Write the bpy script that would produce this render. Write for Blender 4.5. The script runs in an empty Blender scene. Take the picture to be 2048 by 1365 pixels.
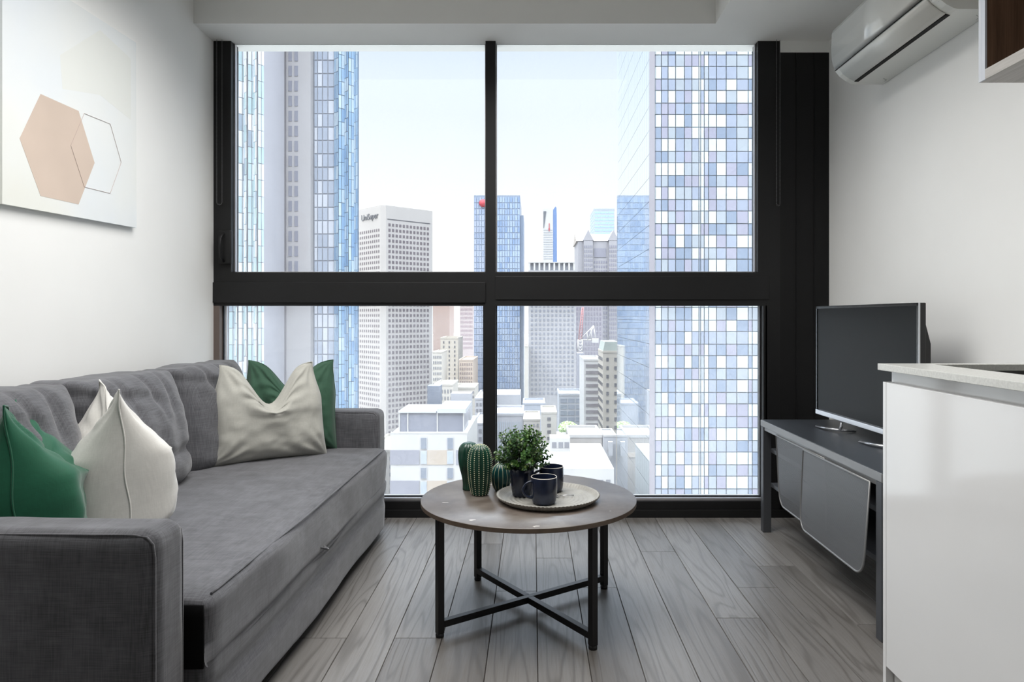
import bpy, bmesh, math, random
from mathutils import Vector, Matrix, noise

random.seed(7)
R = math.radians
SC = bpy.context.scene
COL = SC.collection

# ------------------------------------------------------------------ camera
F, CX, CY, H = 1410.0, 1066.0, 636.0, 1.15
cam_d = bpy.data.cameras.new('camera')
cam = bpy.data.objects.new('camera', cam_d)
COL.objects.link(cam)
cam.location = (0, 0, H)
cam.rotation_euler = (R(90), 0, 0)
cam_d.sensor_width = 36
cam_d.lens = F / 2048 * 36
cam_d.shift_x = -(CX - 1024) / 2048
cam_d.shift_y = -(682.5 - CY) / 2048
cam_d.clip_end = 6000
cam_d.clip_start = 0.05
SC.camera = cam

# ------------------------------------------------------------------ colour management, world, sun, lamps
vs = SC.view_settings
vs.view_transform = 'Standard'
vs.look = 'None'
vs.exposure = 0.18
vs.gamma = 1
vs.use_curve_mapping = False

W = bpy.data.worlds.new('sky')
SC.world = W
W.use_nodes = True
wn, wl = W.node_tree.nodes, W.node_tree.links
wn.clear()
wo = wn.new('ShaderNodeOutputWorld')
wb = wn.new('ShaderNodeBackground')
tc = wn.new('ShaderNodeTexCoord')
sx = wn.new('ShaderNodeSeparateXYZ')
rp = wn.new('ShaderNodeValToRGB')
ms = wn.new('ShaderNodeMath'); ms.operation = 'MULTIPLY'; ms.inputs[1].default_value = 6.0
rs = wn.new('ShaderNodeMapRange')
rs.interpolation_type = 'SMOOTHSTEP'
rs.inputs['From Min'].default_value = 0.38
rs.inputs['From Max'].default_value = 0.95
rs.inputs['To Min'].default_value = 1.04
rs.inputs['To Max'].default_value = 15.0
wl.new(tc.outputs['Generated'], sx.inputs[0])
wl.new(sx.outputs['Z'], rp.inputs[0])
wl.new(sx.outputs['Z'], rs.inputs['Value'])
wl.new(rp.outputs[0], wb.inputs['Color'])
wl.new(rs.outputs[0], wb.inputs['Strength'])
wl.new(wb.outputs[0], wo.inputs[0])
cr = rp.color_ramp
cr.elements[0].position = 0.0; cr.elements[0].color = (1.0, 1.0, 1.0, 1)
cr.elements[1].position = 0.40; cr.elements[1].color = (.68, .78, .95, 1)
e = cr.elements.new(0.12); e.color = (.98, .985, 1.0, 1)
e = cr.elements.new(0.9); e.color = (.88, .93, 1.0, 1)

def lamp(name, kind, loc, rot, energy, color=(1, 1, 1), **kw):
    d = bpy.data.lights.new(name, kind)
    d.energy = energy; d.color = color
    for k, v in kw.items(): setattr(d, k, v)
    o = bpy.data.objects.new(name, d)
    COL.objects.link(o)
    o.location = loc; o.rotation_euler = rot
    return o
# sun stands behind the building, high and to the left; it reaches the city but not the room
sd = Vector((0.62, 0.55, -0.62)).normalized()
sun = lamp('sun', 'SUN', (0, 0, 60), sd.to_track_quat('-Z', 'Y').to_euler(), 1.2, (1, .94, .86), angle=R(2))
# unseen area lights added under the ceiling to brighten the room
lamp('ceiling_fill_light', 'AREA', (-.35, 2.40, 2.80), (0, 0, 0), 62, (1, .985, .96), shape='RECTANGLE', size=2.0, size_y=1.9, spread=R(148))
lamp('ceiling_fill_light', 'AREA', (-.3, .3, 3.0), (0, 0, 0), 3, (1, .985, .96), shape='RECTANGLE', size=1.8, size_y=1.2, spread=R(125))

# ------------------------------------------------------------------ materials
MATS = {}
def srgb(r, g, b):
    f = lambda c: (c / 255 / 12.92) if c / 255 <= .04045 else ((c / 255 + .055) / 1.055) ** 2.4
    return (f(r), f(g), f(b), 1)
class NT:
    def __init__(s, name):
        s.m = bpy.data.materials.new(name); s.m.use_nodes = True
        s.n, s.l = s.m.node_tree.nodes, s.m.node_tree.links
        s.b = s.n['Principled BSDF']; s.out = s.n['Material Output']
        s._c = None
    def node(s, t, **kw):
        x = s.n.new(t)
        for k, v in kw.items(): setattr(x, k, v)
        return x
    def set(s, **kw):
        for k, v in kw.items(): s.b.inputs[k.replace('_', ' ')].default_value = v
        return s
    def coord(s):
        if not s._c: s._c = s.node('ShaderNodeTexCoord').outputs['Object']
        return s._c
    def mapped(s, scale, loc=(0, 0, 0), rot=(0, 0, 0), src=None):
        m = s.node('ShaderNodeMapping')
        m.inputs['Scale'].default_value = scale; m.inputs['Location'].default_value = loc
        m.inputs['Rotation'].default_value = rot
        s.l.new(src or s.coord(), m.inputs[0]); return m.outputs[0]
    def noise(s, scale=5, detail=2, rough=.5, vec=None, dist=0):
        x = s.node('ShaderNodeTexNoise')
        x.inputs['Scale'].default_value = scale; x.inputs['Detail'].default_value = detail
        x.inputs['Roughness'].default_value = rough; x.inputs['Distortion'].default_value = dist
        s.l.new(vec or s.coord(), x.inputs['Vector']); return x.outputs[0]
    def ramp(s, fac, stops):
        r = s.node('ShaderNodeValToRGB'); c = r.color_ramp
        while len(c.elements) < len(stops): c.elements.new(.5)
        for e, (p, col) in zip(c.elements, stops):
            e.position = p; e.color = col if len(col) == 4 else (*col, 1)
        s.l.new(fac, r.inputs[0]); return r.outputs[0]
    def math(s, op, a, b=None, c=None):
        m = s.node('ShaderNodeMath', operation=op)
        for i, v in enumerate((a, b, c)):
            if v is None: continue
            if isinstance(v, (int, float)): m.inputs[i].default_value = v
            else: s.l.new(v, m.inputs[i])
        return m.outputs[0]
    def mix(s, fac, a, b, mode='MIX'):
        m = s.node('ShaderNodeMix', data_type='RGBA', blend_type=mode)
        for i, v in ((0, fac), (6, a), (7, b)):
            if isinstance(v, (int, float)): m.inputs[i].default_value = v
            elif isinstance(v, tuple): m.inputs[i].default_value = v
            else: s.l.new(v, m.inputs[i])
        return m.outputs[2]
    def bump(s, h, strength=.3, dist=.01):
        b = s.node('ShaderNodeBump'); b.inputs['Strength'].default_value = strength
        b.inputs['Distance'].default_value = dist
        s.l.new(h, b.inputs['Height']); s.l.new(b.outputs[0], s.b.inputs['Normal'])
    def color(s, sock): s.l.new(sock, s.b.inputs['Base Color'])

def plain(name, rgb, rough=.5, metal=0, var=.06, scale=4, spec=.5, bump=0, bscale=60):
    if name in MATS: return MATS[name]
    t = NT(name); c = srgb(*rgb)
    t.set(Roughness=rough, Metallic=metal); t.b.inputs['Specular IOR Level'].default_value = spec
    n = t.noise(scale, 3)
    lo = tuple(max(0, v * (1 - var)) for v in c[:3]) + (1,); hi = tuple(min(1, v * (1 + var)) for v in c[:3]) + (1,)
    t.color(t.ramp(n, [(.3, lo), (.7, hi)]))
    if bump: t.bump(t.noise(bscale, 3), bump, .004)
    MATS[name] = t.m
    return t.m

def fabric(name, rgb, contrast=.35, freq=420, slow=14, sheen=.3, rough=.92, bump=.35):
    t = NT(name); c = srgb(*rgb)
    a = t.noise(1, 2, .6, t.mapped((freq, slow, slow)))
    b = t.noise(1, 2, .6, t.mapped((slow, freq, slow), (3, 1, 2)))
    d = t.noise(1, 2, .6, t.mapped((slow, slow, freq), (7, 5, 1)))
    s = t.math('ADD', t.math('ADD', a, b), d)
    s = t.math('MULTIPLY', s, .3333)
    big = t.noise(3, 3)
    lo = tuple(v * (1 - contrast) for v in c[:3]) + (1,); hi = tuple(min(1, v * (1 + contrast)) for v in c[:3]) + (1,)
    col = t.ramp(s, [(.38, lo), (.62, hi)])
    col = t.mix(.25, col, t.ramp(big, [(.3, lo), (.7, hi)]))
    t.color(col); t.set(Roughness=rough)
    t.b.inputs['Specular IOR Level'].default_value = .2
    t.b.inputs['Sheen Weight'].default_value = sheen; t.b.inputs['Sheen Roughness'].default_value = .5
    t.bump(s, bump, .002)
    MATS[name] = t.m
    return t.m

def thin_glass(name, dust):
    t = NT(name)
    tr = t.node('ShaderNodeBsdfTransparent'); tr.inputs[0].default_value = (.97, .985, .98, 1)
    gl = t.node('ShaderNodeBsdfGlossy'); gl.inputs['Roughness'].default_value = .02
    fr = t.node('ShaderNodeFresnel'); fr.inputs['IOR'].default_value = 1.35
    m1 = t.node('ShaderNodeMixShader')
    t.l.new(fr.outputs[0], m1.inputs[0]); t.l.new(tr.outputs[0], m1.inputs[1]); t.l.new(gl.outputs[0], m1.inputs[2])
    du = t.node('ShaderNodeBsdfTranslucent'); du.inputs[0].default_value = (1, 1, 1, 1)
    v1 = t.noise(1, 4, .7, t.mapped((3, 3, 1.2)))
    v2 = t.noise(1, 3, .7, t.mapped((160, 160, 90)))
    f = t.math('MULTIPLY', t.math('MULTIPLY', t.ramp(v1, [(.35, (.35,) * 3), (.75, (1,) * 3)]), t.ramp(v2, [(.45, (.4,) * 3), (.7, (1,) * 3)])), dust)
    m2 = t.node('ShaderNodeMixShader')
    t.l.new(f, m2.inputs[0]); t.l.new(m1.outputs[0], m2.inputs[1]); t.l.new(du.outputs[0], m2.inputs[2])
    t.l.new(m2.outputs[0], t.out.inputs[0])
    MATS[name] = t.m
    return t.m

def wood_dark(name, a, b, axis='z'):
    t = NT(name)
    sc = {'z': (38, 38, 1.6), 'y': (38, 1.6, 38), 'x': (1.6, 38, 38)}[axis]
    n = t.noise(1, 5, .6, t.mapped(sc), .6)
    n2 = t.noise(1, 2, .5, t.mapped(tuple(v * 5 for v in sc)))
    t.color(t.mix(.3, t.ramp(n, [(.3, srgb(*a)), (.7, srgb(*b))]), t.ramp(n2, [(.3, srgb(*a)), (.7, srgb(*b))])))
    t.set(Roughness=.5); t.bump(n, .2, .002)
    MATS[name] = t.m
    return t.m

def floor_mat():
    t = NT('oak_planks')
    at = t.node('ShaderNodeAttribute', attribute_name='plank')
    rnd = at.outputs['Fac']
    off = t.node('ShaderNodeCombineXYZ')
    t.l.new(t.math('MULTIPLY', rnd, 37.0), off.inputs[0]); t.l.new(t.math('MULTIPLY', rnd, 91.0), off.inputs[1])
    va = t.node('ShaderNodeVectorMath', operation='ADD')
    t.l.new(t.coord(), va.inputs[0]); t.l.new(off.outputs[0], va.inputs[1])
    vec = va.outputs[0]
    n = t.noise(1, 2, .45, t.mapped((7.5, .55, 1), src=vec), .35)
    rings = t.math('SINE', t.math('MULTIPLY', n, 70.0))
    fine = t.noise(1, 4, .7, t.mapped((190, 6, 1), src=vec))
    big = t.noise(1, 3, .5, t.mapped((4, 1.1, 1), src=vec))
    rg = t.math('POWER', t.math('MULTIPLY', t.math('ADD', rings, 1), .5), 5)
    base = t.mix(rnd, srgb(90, 86, 82), srgb(130, 127, 124))
    base = t.mix(.4, base, t.ramp(big, [(.25, srgb(94, 91, 88)), (.75, srgb(134, 131, 128))]))
    base = t.mix(t.math('MULTIPLY', rg, .5), base, srgb(70, 66, 62))
    base = t.mix(t.math('MULTIPLY', t.ramp(fine, [(.45, (0,) * 3), (.75, (1,) * 3)]), .35), base, srgb(92, 84, 76))
    kn = t.node('ShaderNodeTexVoronoi'); kn.inputs['Scale'].default_value = 1
    t.l.new(t.mapped((2.6, 1.1, 1), src=vec), kn.inputs['Vector'])
    base = t.mix(t.ramp(kn.outputs['Distance'], [(.02, (.8,) * 3), (.05, (0,) * 3)]), base, srgb(60, 52, 46))
    t.color(base)
    rr = t.ramp(fine, [(.3, (.30,) * 3), (.8, (.46,) * 3)])
    t.l.new(rr, t.b.inputs['Roughness'])
    t.b.inputs['Specular IOR Level'].default_value = .55
    t.bump(t.math('ADD', t.math('MULTIPLY', fine, .6), t.math('MULTIPLY', rg, -.5)), .28, .002)
    return t.m

def table_mat():
    t = NT('slate_laminate')
    n = t.noise(4, 6, .62, None, .9)
    n2 = t.noise(23, 4, .6)
    c = t.ramp(n, [(.3, srgb(66, 57, 50)), (.5, srgb(86, 77, 70)), (.72, srgb(112, 105, 98))])
    c = t.mix(.25, c, t.ramp(n2, [(.3, srgb(62, 54, 48)), (.7, srgb(118, 110, 104))]))
    s = t.noise(1, 2, .4, t.mapped((16, 30, 10)))
    c = t.mix(t.ramp(s, [(.765, (0,) * 3), (.78, (.8,) * 3)]), c, srgb(205, 200, 192))
    t.color(c); t.set(Roughness=.3)
    t.b.inputs['Specular IOR Level'].default_value = .6
    t.bump(n2, .08, .002)
    return t.m

def mesh_sheet():
    t = NT('perforated_steel')
    t.set(Roughness=.45, Metallic=.25); t.b.inputs['Base Color'].default_value = srgb(118, 119, 122)
    sp = t.node('ShaderNodeSeparateXYZ'); t.l.new(t.coord(), sp.inputs[0])
    k = 2 * math.pi / .0095
    a = t.math('SINE', t.math('MULTIPLY', t.math('ADD', sp.outputs['Y'], sp.outputs['Z']), k))
    b = t.math('SINE', t.math('MULTIPLY', t.math('SUBTRACT', sp.outputs['Y'], sp.outputs['Z']), k))
    hole = t.math('GREATER_THAN', t.math('MULTIPLY', a, b), .16)
    tr = t.node('ShaderNodeBsdfTransparent')
    m = t.node('ShaderNodeMixShader')
    t.l.new(hole, m.inputs[0]); t.l.new(t.b.outputs[0], m.inputs[1]); t.l.new(tr.outputs[0], m.inputs[2])
    t.l.new(m.outputs[0], t.out.inputs[0])
    return t.m

M = {}
M['wall'] = plain('wall_paint', (240, 240, 238), .75, var=.01, bump=.05, bscale=300)
M['ceil'] = plain('ceiling_paint', (242, 242, 239), .85, var=.01)
M['frame'] = plain('black_aluminium', (22, 22, 23), .5, var=.1, spec=.35)
M['frame2'] = plain('black_timber_panel', (17, 17, 18), .6, var=.25, scale=1.3, spec=.3)
M['alu'] = plain('anodised_aluminium', (190, 188, 190), .35, .8)
M['bronze'] = plain('bronze_reveal', (110, 98, 92), .5, .2)
M['sofa'] = fabric('grey_linen_weave', (88, 88, 92), .45)
M['linen'] = fabric('ivory_linen', (204, 202, 197), .08, 700, 30, .2, .9, .15)
M['linen2'] = fabric('oatmeal_linen', (172, 171, 164), .1, 700, 30, .2, .9, .15)
M['green'] = fabric('emerald_velvet', (22, 84, 60), .12, 500, 30, .25, .6, .12)
M['green2'] = fabric('sage_green_cotton', (54, 86, 68), .12, 500, 30, .2, .7, .12)
M['blackfab'] = plain('black_lining', (14, 14, 15), .95, spec=.1)
M['steel'] = plain('black_powder_steel', (32, 32, 34), .4, .4, spec=.5)
M['stand'] = plain('charcoal_steel', (74, 76, 80), .42, .3)
M['standtop'] = plain('slate_blue_top', (60, 64, 70), .38, .1)
M['standedge'] = plain('grey_steel_edge', (138, 138, 138), .4, .5)
M['screen'] = plain('screen_black', (9, 9, 8), .4, 0, spec=.16)
M['bezel'] = plain('glossy_black_bezel', (10, 10, 12), .15)
M['silver'] = plain('silver_trim', (205, 206, 210), .25, .85)
M['plastic'] = plain('white_plastic', (222, 223, 218), .3, var=.01)
M['plgloss'] = plain('glossy_white_plastic', (228, 229, 225), .06, var=.01, spec=.7)
M['slot'] = plain('dark_slot', (8, 8, 8), .8)
M['gloss'] = plain('gloss_white_lacquer', (226, 226, 226), .1, var=.01, spec=.5)
M['quartz'] = plain('pale_quartz', (205, 205, 200), .25, var=.09, scale=160)
M['sink'] = plain('dark_composite_sink', (58, 58, 56), .5)
M['walnut'] = wood_dark('walnut_veneer', (66, 48, 37), (124, 96, 76), 'z')
M['ash'] = wood_dark('ash_grey_laminate', (150, 146, 140), (196, 192, 188), 'y')
M['ashv'] = wood_dark('ash_grey_edge', (176, 182, 192), (206, 208, 212), 'z')
M['mug'] = plain('navy_glaze', (26, 34, 54), .2, var=.3, scale=20)
M['rimglaze'] = plain('bare_clay_rim', (196, 190, 182), .5)
M['tray'] = plain('stoneware', (150, 148, 142), .5, var=.12, scale=18, bump=.2, bscale=120)
M['cactus'] = plain('ceramic_dark_green', (24, 62, 48), .22, var=.35, scale=16)
M['cactus2'] = plain('ceramic_teal', (22, 70, 70), .2, var=.35, scale=16)
M['dot'] = plain('cream_glaze_dot', (205, 205, 170), .35)
M['soil'] = plain('dark_soil', (30, 24, 18), .95)
M['stem'] = plain('plant_stem', (70, 72, 40), .7)
def leaf_mat():
    t = NT('boxwood_leaf')
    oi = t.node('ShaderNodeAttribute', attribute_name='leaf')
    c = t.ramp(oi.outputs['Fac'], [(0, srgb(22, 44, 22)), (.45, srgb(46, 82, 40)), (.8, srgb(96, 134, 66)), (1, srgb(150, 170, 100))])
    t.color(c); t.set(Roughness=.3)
    t.b.inputs['Transmission Weight'].default_value = 0
    tl = t.node('ShaderNodeBsdfTranslucent'); t.l.new(c, tl.inputs[0])
    m = t.node('ShaderNodeMixShader'); m.inputs[0].default_value = .25
    t.l.new(t.b.outputs[0], m.inputs[1]); t.l.new(tl.outputs[0], m.inputs[2]); t.l.new(m.outputs[0], t.out.inputs[0])
    return t.m
M['leaf'] = leaf_mat()
M['floor'] = floor_mat()
M['gap'] = plain('plank_joint', (40, 36, 33), .9)
M['tabletop'] = table_mat()
M['tableedge'] = plain('brown_edge_band', (92, 78, 66), .5, var=.2, scale=30)
M['sheet'] = mesh_sheet()
M['glass_up'] = thin_glass('clear_glass', .05)
M['glass_lo'] = thin_glass('dusty_glass', .16)
M['chain'] = plain('bead_chain_metal', (120, 120, 122), .35, .7)
M['canvas'] = None

# ------------------------------------------------------------------ object helpers
def at(px, py, Y):
    return Vector(((px - CX) / F * Y, Y, H - (py - CY) / F * Y))
def Xat(px, Y): return (px - CX) / F * Y
def Zat(py, Y): return H - (py - CY) / F * Y

def tag(o, label=None, cat=None, group=None, kind=None):
    if label: o['label'] = label
    if cat: o['category'] = cat
    if group: o['group'] = group
    if kind: o['kind'] = kind
    return o
def thing(name, loc, label=None, cat=None, group=None, rot=(0, 0, 0), kind=None):
    o = bpy.data.objects.new(name, None); COL.objects.link(o)
    o.location = loc; o.rotation_euler = rot; o.empty_display_size = .05
    return tag(o, label, cat, group, kind)

class MB:
    def __init__(s): s.bm = bmesh.new(); s.mi = 0
    def _f(s, vs_, sm=False):
        try:
            f = s.bm.faces.new(vs_); f.material_index = s.mi; f.smooth = sm; return f
        except ValueError: return None
    def box(s, x0, x1, y0, y1, z0, z1, bev=0, seg=2):
        b = bmesh.new()
        bmesh.ops.create_cube(b, size=1)
        for v in b.verts: v.co = Vector(((x0 + x1) / 2 + v.co.x * (x1 - x0), (y0 + y1) / 2 + v.co.y * (y1 - y0), (z0 + z1) / 2 + v.co.z * (z1 - z0)))
        if bev > 0:
            bmesh.ops.bevel(b, geom=b.edges[:], offset=bev, segments=seg, profile=.5, affect='EDGES')
        s.add(b, smooth=bev > 0 and seg > 2); return s
    def add(s, b, smooth=False, mat=None):
        b.verts.index_update()
        m = {}
        for v in b.verts:
            co = mat @ v.co if mat else v.co
            m[v.index] = s.bm.verts.new(co)
        for f in b.faces:
            nf = s._f([m[v.index] for v in f.verts], smooth or f.smooth)
        b.free(); return s
    def quad(s, *p, sm=False):
        return s._f([s.bm.verts.new(Vector(q)) for q in p], sm)
    def prism(s, pts, axis, a, b, smooth=False):
        # closed 2D outline extruded along an axis
        def mk(p, t):
            if axis == 'y': return Vector((p[0], t, p[1]))
            if axis == 'x': return Vector((t, p[0], p[1]))
            return Vector((p[0], p[1], t))
        A = [s.bm.verts.new(mk(p, a)) for p in pts]; B = [s.bm.verts.new(mk(p, b)) for p in pts]
        n = len(pts)
        for i in range(n): s._f([A[i], A[(i + 1) % n], B[(i + 1) % n], B[i]], smooth)
        s._f(A[::-1]); s._f(B); return s
    def lathe(s, prof, c=(0, 0, 0), seg=48, fn=None, smooth=True, closed=False):
        rings = []
        for (r, z) in prof:
            if r < 1e-6: rings.append([s.bm.verts.new((c[0], c[1], c[2] + z))]); continue
            ring = []
            for i in range(seg):
                a = 2 * math.pi * i / seg
                rr = r * (fn(a, z, r) if fn else 1)
                ring.append(s.bm.verts.new((c[0] + rr * math.cos(a), c[1] + rr * math.sin(a), c[2] + z)))
            rings.append(ring)
        for A, B in zip(rings[:-1], rings[1:]):
            for i in range(seg):
                j = (i + 1) % seg
                if len(A) == 1 and len(B) == 1: continue
                if len(A) == 1: s._f([A[0], B[j], B[i]], smooth)
                elif len(B) == 1: s._f([A[i], A[j], B[0]], smooth)
                else: s._f([A[i], A[j], B[j], B[i]], smooth)
        return s
    def tube(s, pts, r, seg=8, closed=False, cap=True, smooth=True, square=False):
        pts = [Vector(p) for p in pts]; n = len(pts); rings = []
        prev = None
        for i, p in enumerate(pts):
            if closed: t = (pts[(i + 1) % n] - pts[i - 1]).normalized()
            else: t = (pts[min(i + 1, n - 1)] - pts[max(i - 1, 0)]).normalized()
            if prev is None:
                up = Vector((0, 0, 1)) if abs(t.z) < .9 else Vector((1, 0, 0))
                x = t.cross(up).normalized()
            else:
                x = (prev - t * prev.dot(t)).normalized()
            prev = x; y = t.cross(x)
            rr = r[i] if isinstance(r, (list, tuple)) else r
            ring = []
            for k in range(seg):
                a = 2 * math.pi * k / seg + (math.pi / 4 if square else 0)
                ring.append(s.bm.verts.new(p + x * math.cos(a) * rr + y * math.sin(a) * rr))
            rings.append(ring)
        m = n if closed else n - 1
        for i in range(m):
            A, B = rings[i], rings[(i + 1) % n]
            for k in range(seg): s._f([A[k], A[(k + 1) % seg], B[(k + 1) % seg], B[k]], smooth)
        if cap and not closed: s._f(rings[0][::-1]); s._f(rings[-1])
        return s
    def build(s, name, mats, parent=None, local=False, kind=None, label=None, loc=None, fix=True):
        if fix: bmesh.ops.recalc_face_normals(s.bm, faces=s.bm.faces[:])
        if parent is not None and not local:
            p = parent; off = Vector((0, 0, 0))
            while p is not None: off += p.location; p = p.parent
            for v in s.bm.verts: v.co -= off
        elif parent is None and not local:
            # origin at the base centre
            xs = [v.co for v in s.bm.verts]
            c = Vector(((min(v.x for v in xs) + max(v.x for v in xs)) / 2, (min(v.y for v in xs) + max(v.y for v in xs)) / 2, min(v.z for v in xs)))
            if loc is None: loc = c
            for v in s.bm.verts: v.co -= c
        me = bpy.data.meshes.new(name); s.bm.to_mesh(me); s.bm.free()
        for m in (mats if isinstance(mats, (list, tuple)) else [mats]): me.materials.append(m)
        o = bpy.data.objects.new(name, me); COL.objects.link(o)
        if parent: o.parent = parent
        if loc is not None: o.location = loc
        if kind: o['kind'] = kind
        if label: o['label'] = label
        return o
def bx(name, mat, parent, x0, x1, y0, y1, z0, z1, bev=0, seg=2, **k):
    return MB().box(x0, x1, y0, y1, z0, z1, bev, seg).build(name, mat, parent, **k)

# ------------------------------------------------------------------ room shell
XL, XR, YW, YB = -1.84, 1.705, 4.06, -2.3
ZS, ZC = 2.745, 3.03
bx('wall_left', M['wall'], None, XL - .15, XL, YB, 4.22, 0, 3.2, kind='structure')
bx('wall_right', M['wall'], None, XR, XR + .15, YB, 4.22, 0, 3.2, kind='structure')
bx('wall_back', plain('dark_low_bounce', (70, 64, 60), .6), None, XL - .15, XR + .15, YB - .15, YB, 0, 3.2, kind='structure')  # unseen wall, coloured dark to cut bounce light on the near armrest
cb = MB()
cb.box(XL - .15, .99, YB - .15, 3.82, ZC, ZC + .2)
cb.box(.99, XR + .15, YB - .15, 3.82, ZS, ZC + .2)
cb.box(XL - .15, XR + .15, 3.82, 4.22, ZS, ZC + .2)
cb.build('ceiling', M['ceil'], kind='structure')

# floor: oak planks laid towards the window, joints where the photo shows them
def build_floor():
    pw, ph = .171, .0156
    joints = {}
    for (px, py) in [(650, 1277), (826, 1277), (985, 1088.6), (1110, 1117), (1033, 1183), (1321, 1104), (1228, 1176), (1480, 1237), (1520, 1176), (1558, 1133), (1740, 1250)]:
        Y = F * H / (py - CY); k = math.floor((Xat(px, Y) - ph) / pw); joints.setdefault(k, []).append(Y)
    rnd = random.Random(3)
    b = MB()
    lay = b.bm.verts.layers.float.new('plank')
    k0 = math.floor((XL - ph) / pw); k1 = math.floor((XR - ph) / pw)
    for k in range(k0, k1 + 1):
        x0 = max(XL, ph + k * pw); x1 = min(XR, ph + (k + 1) * pw)
        js = sorted(joints.get(k, []))
        ys = [YB]
        if js:
            y = js[0]
            back = []
            while y - 1.55 - rnd.random() * .3 > YB:
                y = y - 1.4 - rnd.random() * .4; back.append(y)
            ys += sorted(back)
            ys += js
        else:
            y = YB + rnd.random() * 1.5 + .3
            while y < 2.3: ys.append(y); y += 1.3 + rnd.random() * .7
        ys.append(4.2)
        for y0, y1 in zip(ys[:-1], ys[1:]):
            g = .0006; r = rnd.random()
            n0 = len(b.bm.verts)
            c = .0014
            lo = [(x0 + g, y0 + g, -.004), (x1 - g, y0 + g, -.004), (x1 - g, y1 - g, -.004), (x0 + g, y1 - g, -.004)]
            hi = [(x0 + g + c, y0 + g + c, 0), (x1 - g - c, y0 + g + c, 0), (x1 - g - c, y1 - g - c, 0), (x0 + g + c, y1 - g - c, 0)]
            L = [b.bm.verts.new(p) for p in lo]; U = [b.bm.verts.new(p) for p in hi]
            for v in L + U: v[lay] = r
            b._f(U)
            for i in range(4): b._f([L[i], L[(i + 1) % 4], U[(i + 1) % 4], U[i]])
    b.mi = 1
    n = len(b.bm.verts)
    b.box(XL, XR, YB, 4.22, -.2, -.004)
    o = b.build('floor', [M['floor'], M['gap']], kind='structure')
    return o
build_floor()

# ------------------------------------------------------------------ window wall
def build_window():
    w = thing('window_1', (0, YW, 0), kind='structure')
    y0, y1 = YW, YW + .1
    X = lambda px: Xat(px, YW)
    Z = lambda py: Zat(py, YW)
    fr = MB()
    fr.box(XL, X(462), y0, y1, Z(545), ZS)                       # left jamb, upper
    fr.box(X(1516), X(1560), y0, y1, Z(545), ZS)                 # right jamb, upper
    fr.box(X(1527), X(1560), y0, y1, Z(1003), Z(612))
    fr.box(X(1531), X(1534), y0 + .0, y0 + .02, Z(996), Z(612))
    fr.build('window_frame', M['frame'], w)
    jb = MB().box(XL, X(439), y0, y1, Z(1003), Z(612)); jb.build('window_jamb', M['bronze'], w, label='bronze lower left jamb')
    sl = MB().box(XL, XR, y0, y1 + .05, 0, Z(1003) - .001, .002); sl.box(XL, XR, y0 - .012, y0, 0, .045, .002); sl.build('bottom_rail', M['frame'], w)
    MB().box(X(440), X(1527), y0 + .012, y1, Z(1003), Z(998)).build('window_sill', M['alu'], w, label='thin silver aluminium glazing sill')
    tr = MB(); tr.box(XL, X(1560), y0, y1, Z(612), Z(545)); tr.box(XL, X(971), y0 - .012, y0, Z(606), Z(565), .002); tr.box(X(991), X(1538), y0 - .006, y0, Z(600), Z(553), .002)
    tr.build('transom', M['frame'], w)
    MB().box(X(971), X(991), y0, y1, Z(545), ZS).build('mullion', M['frame'], w)
    MB().box(X(967), X(991), y0, y1, Z(1003), Z(612)).build('mullion', M['frame'], w)
    for (a, b_, c, d, m) in ((462, 971, 545, 70, 'glass_up'), (991, 1516, 545, 70, 'glass_up'), (439, 967, 998, 612, 'glass_lo'), (991, 1527, 998, 612, 'glass_lo')):
        yy = y0 + .055
        z1 = ZS if d == 70 else Z(d)
        g = MB(); g.box(X(a), X(b_), yy - .003, yy + .003, Z(c), z1)
        # single-sided shader pane: thin glass solid
        g.build('glass_pane', M[m], w)
        gb = MB()
        t = .006
        for q in ((X(a), X(a) + t, Z(c), z1), (X(b_) - t, X(b_), Z(c), z1), (X(a), X(b_), Z(c), Z(c) + t)):
            gb.box(q[0], q[1], yy - .012, yy + .012, q[2], q[3])
        gb.build('glazing_bead', M['alu' if m == 'glass_up' else 'frame'], w)
    # latch on the opening sash
    la = MB(); c = at(453, 495, YW)
    la.box(X(441), X(466), y0 - .03, y0 - .001, Z(529), Z(462), .006, 3)
    h = la.build('latch_housing', M['frame'], w)
    lv = MB(); lv.tube([(X(452), y0 - .032, Z(525)), (X(449), y0 - .05, Z(515)), (X(448.5), y0 - .055, Z(495)), (X(449), y0 - .05, Z(478)), (X(452), y0 - .032, Z(468))], .007, 8)
    lv.build('latch_lever', M['steel'], h)
    # black panelling between the glazing and the right wall
    pn = MB(); pn.box(X(1560), XR, YW, y1, 0, Zat(105, YW)); 
    for p in (1592, 1628): pn.box(X(p), X(p) + .004, YW - .004, YW, .05, Zat(106, YW))
    pn.build('trim_1', M['frame2'], kind='structure')
    MB().box(X(1560), XR, YW, y1, Zat(105, YW), ZS).build('trim_2', M['ceil'], kind='structure')
build_window()

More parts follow.
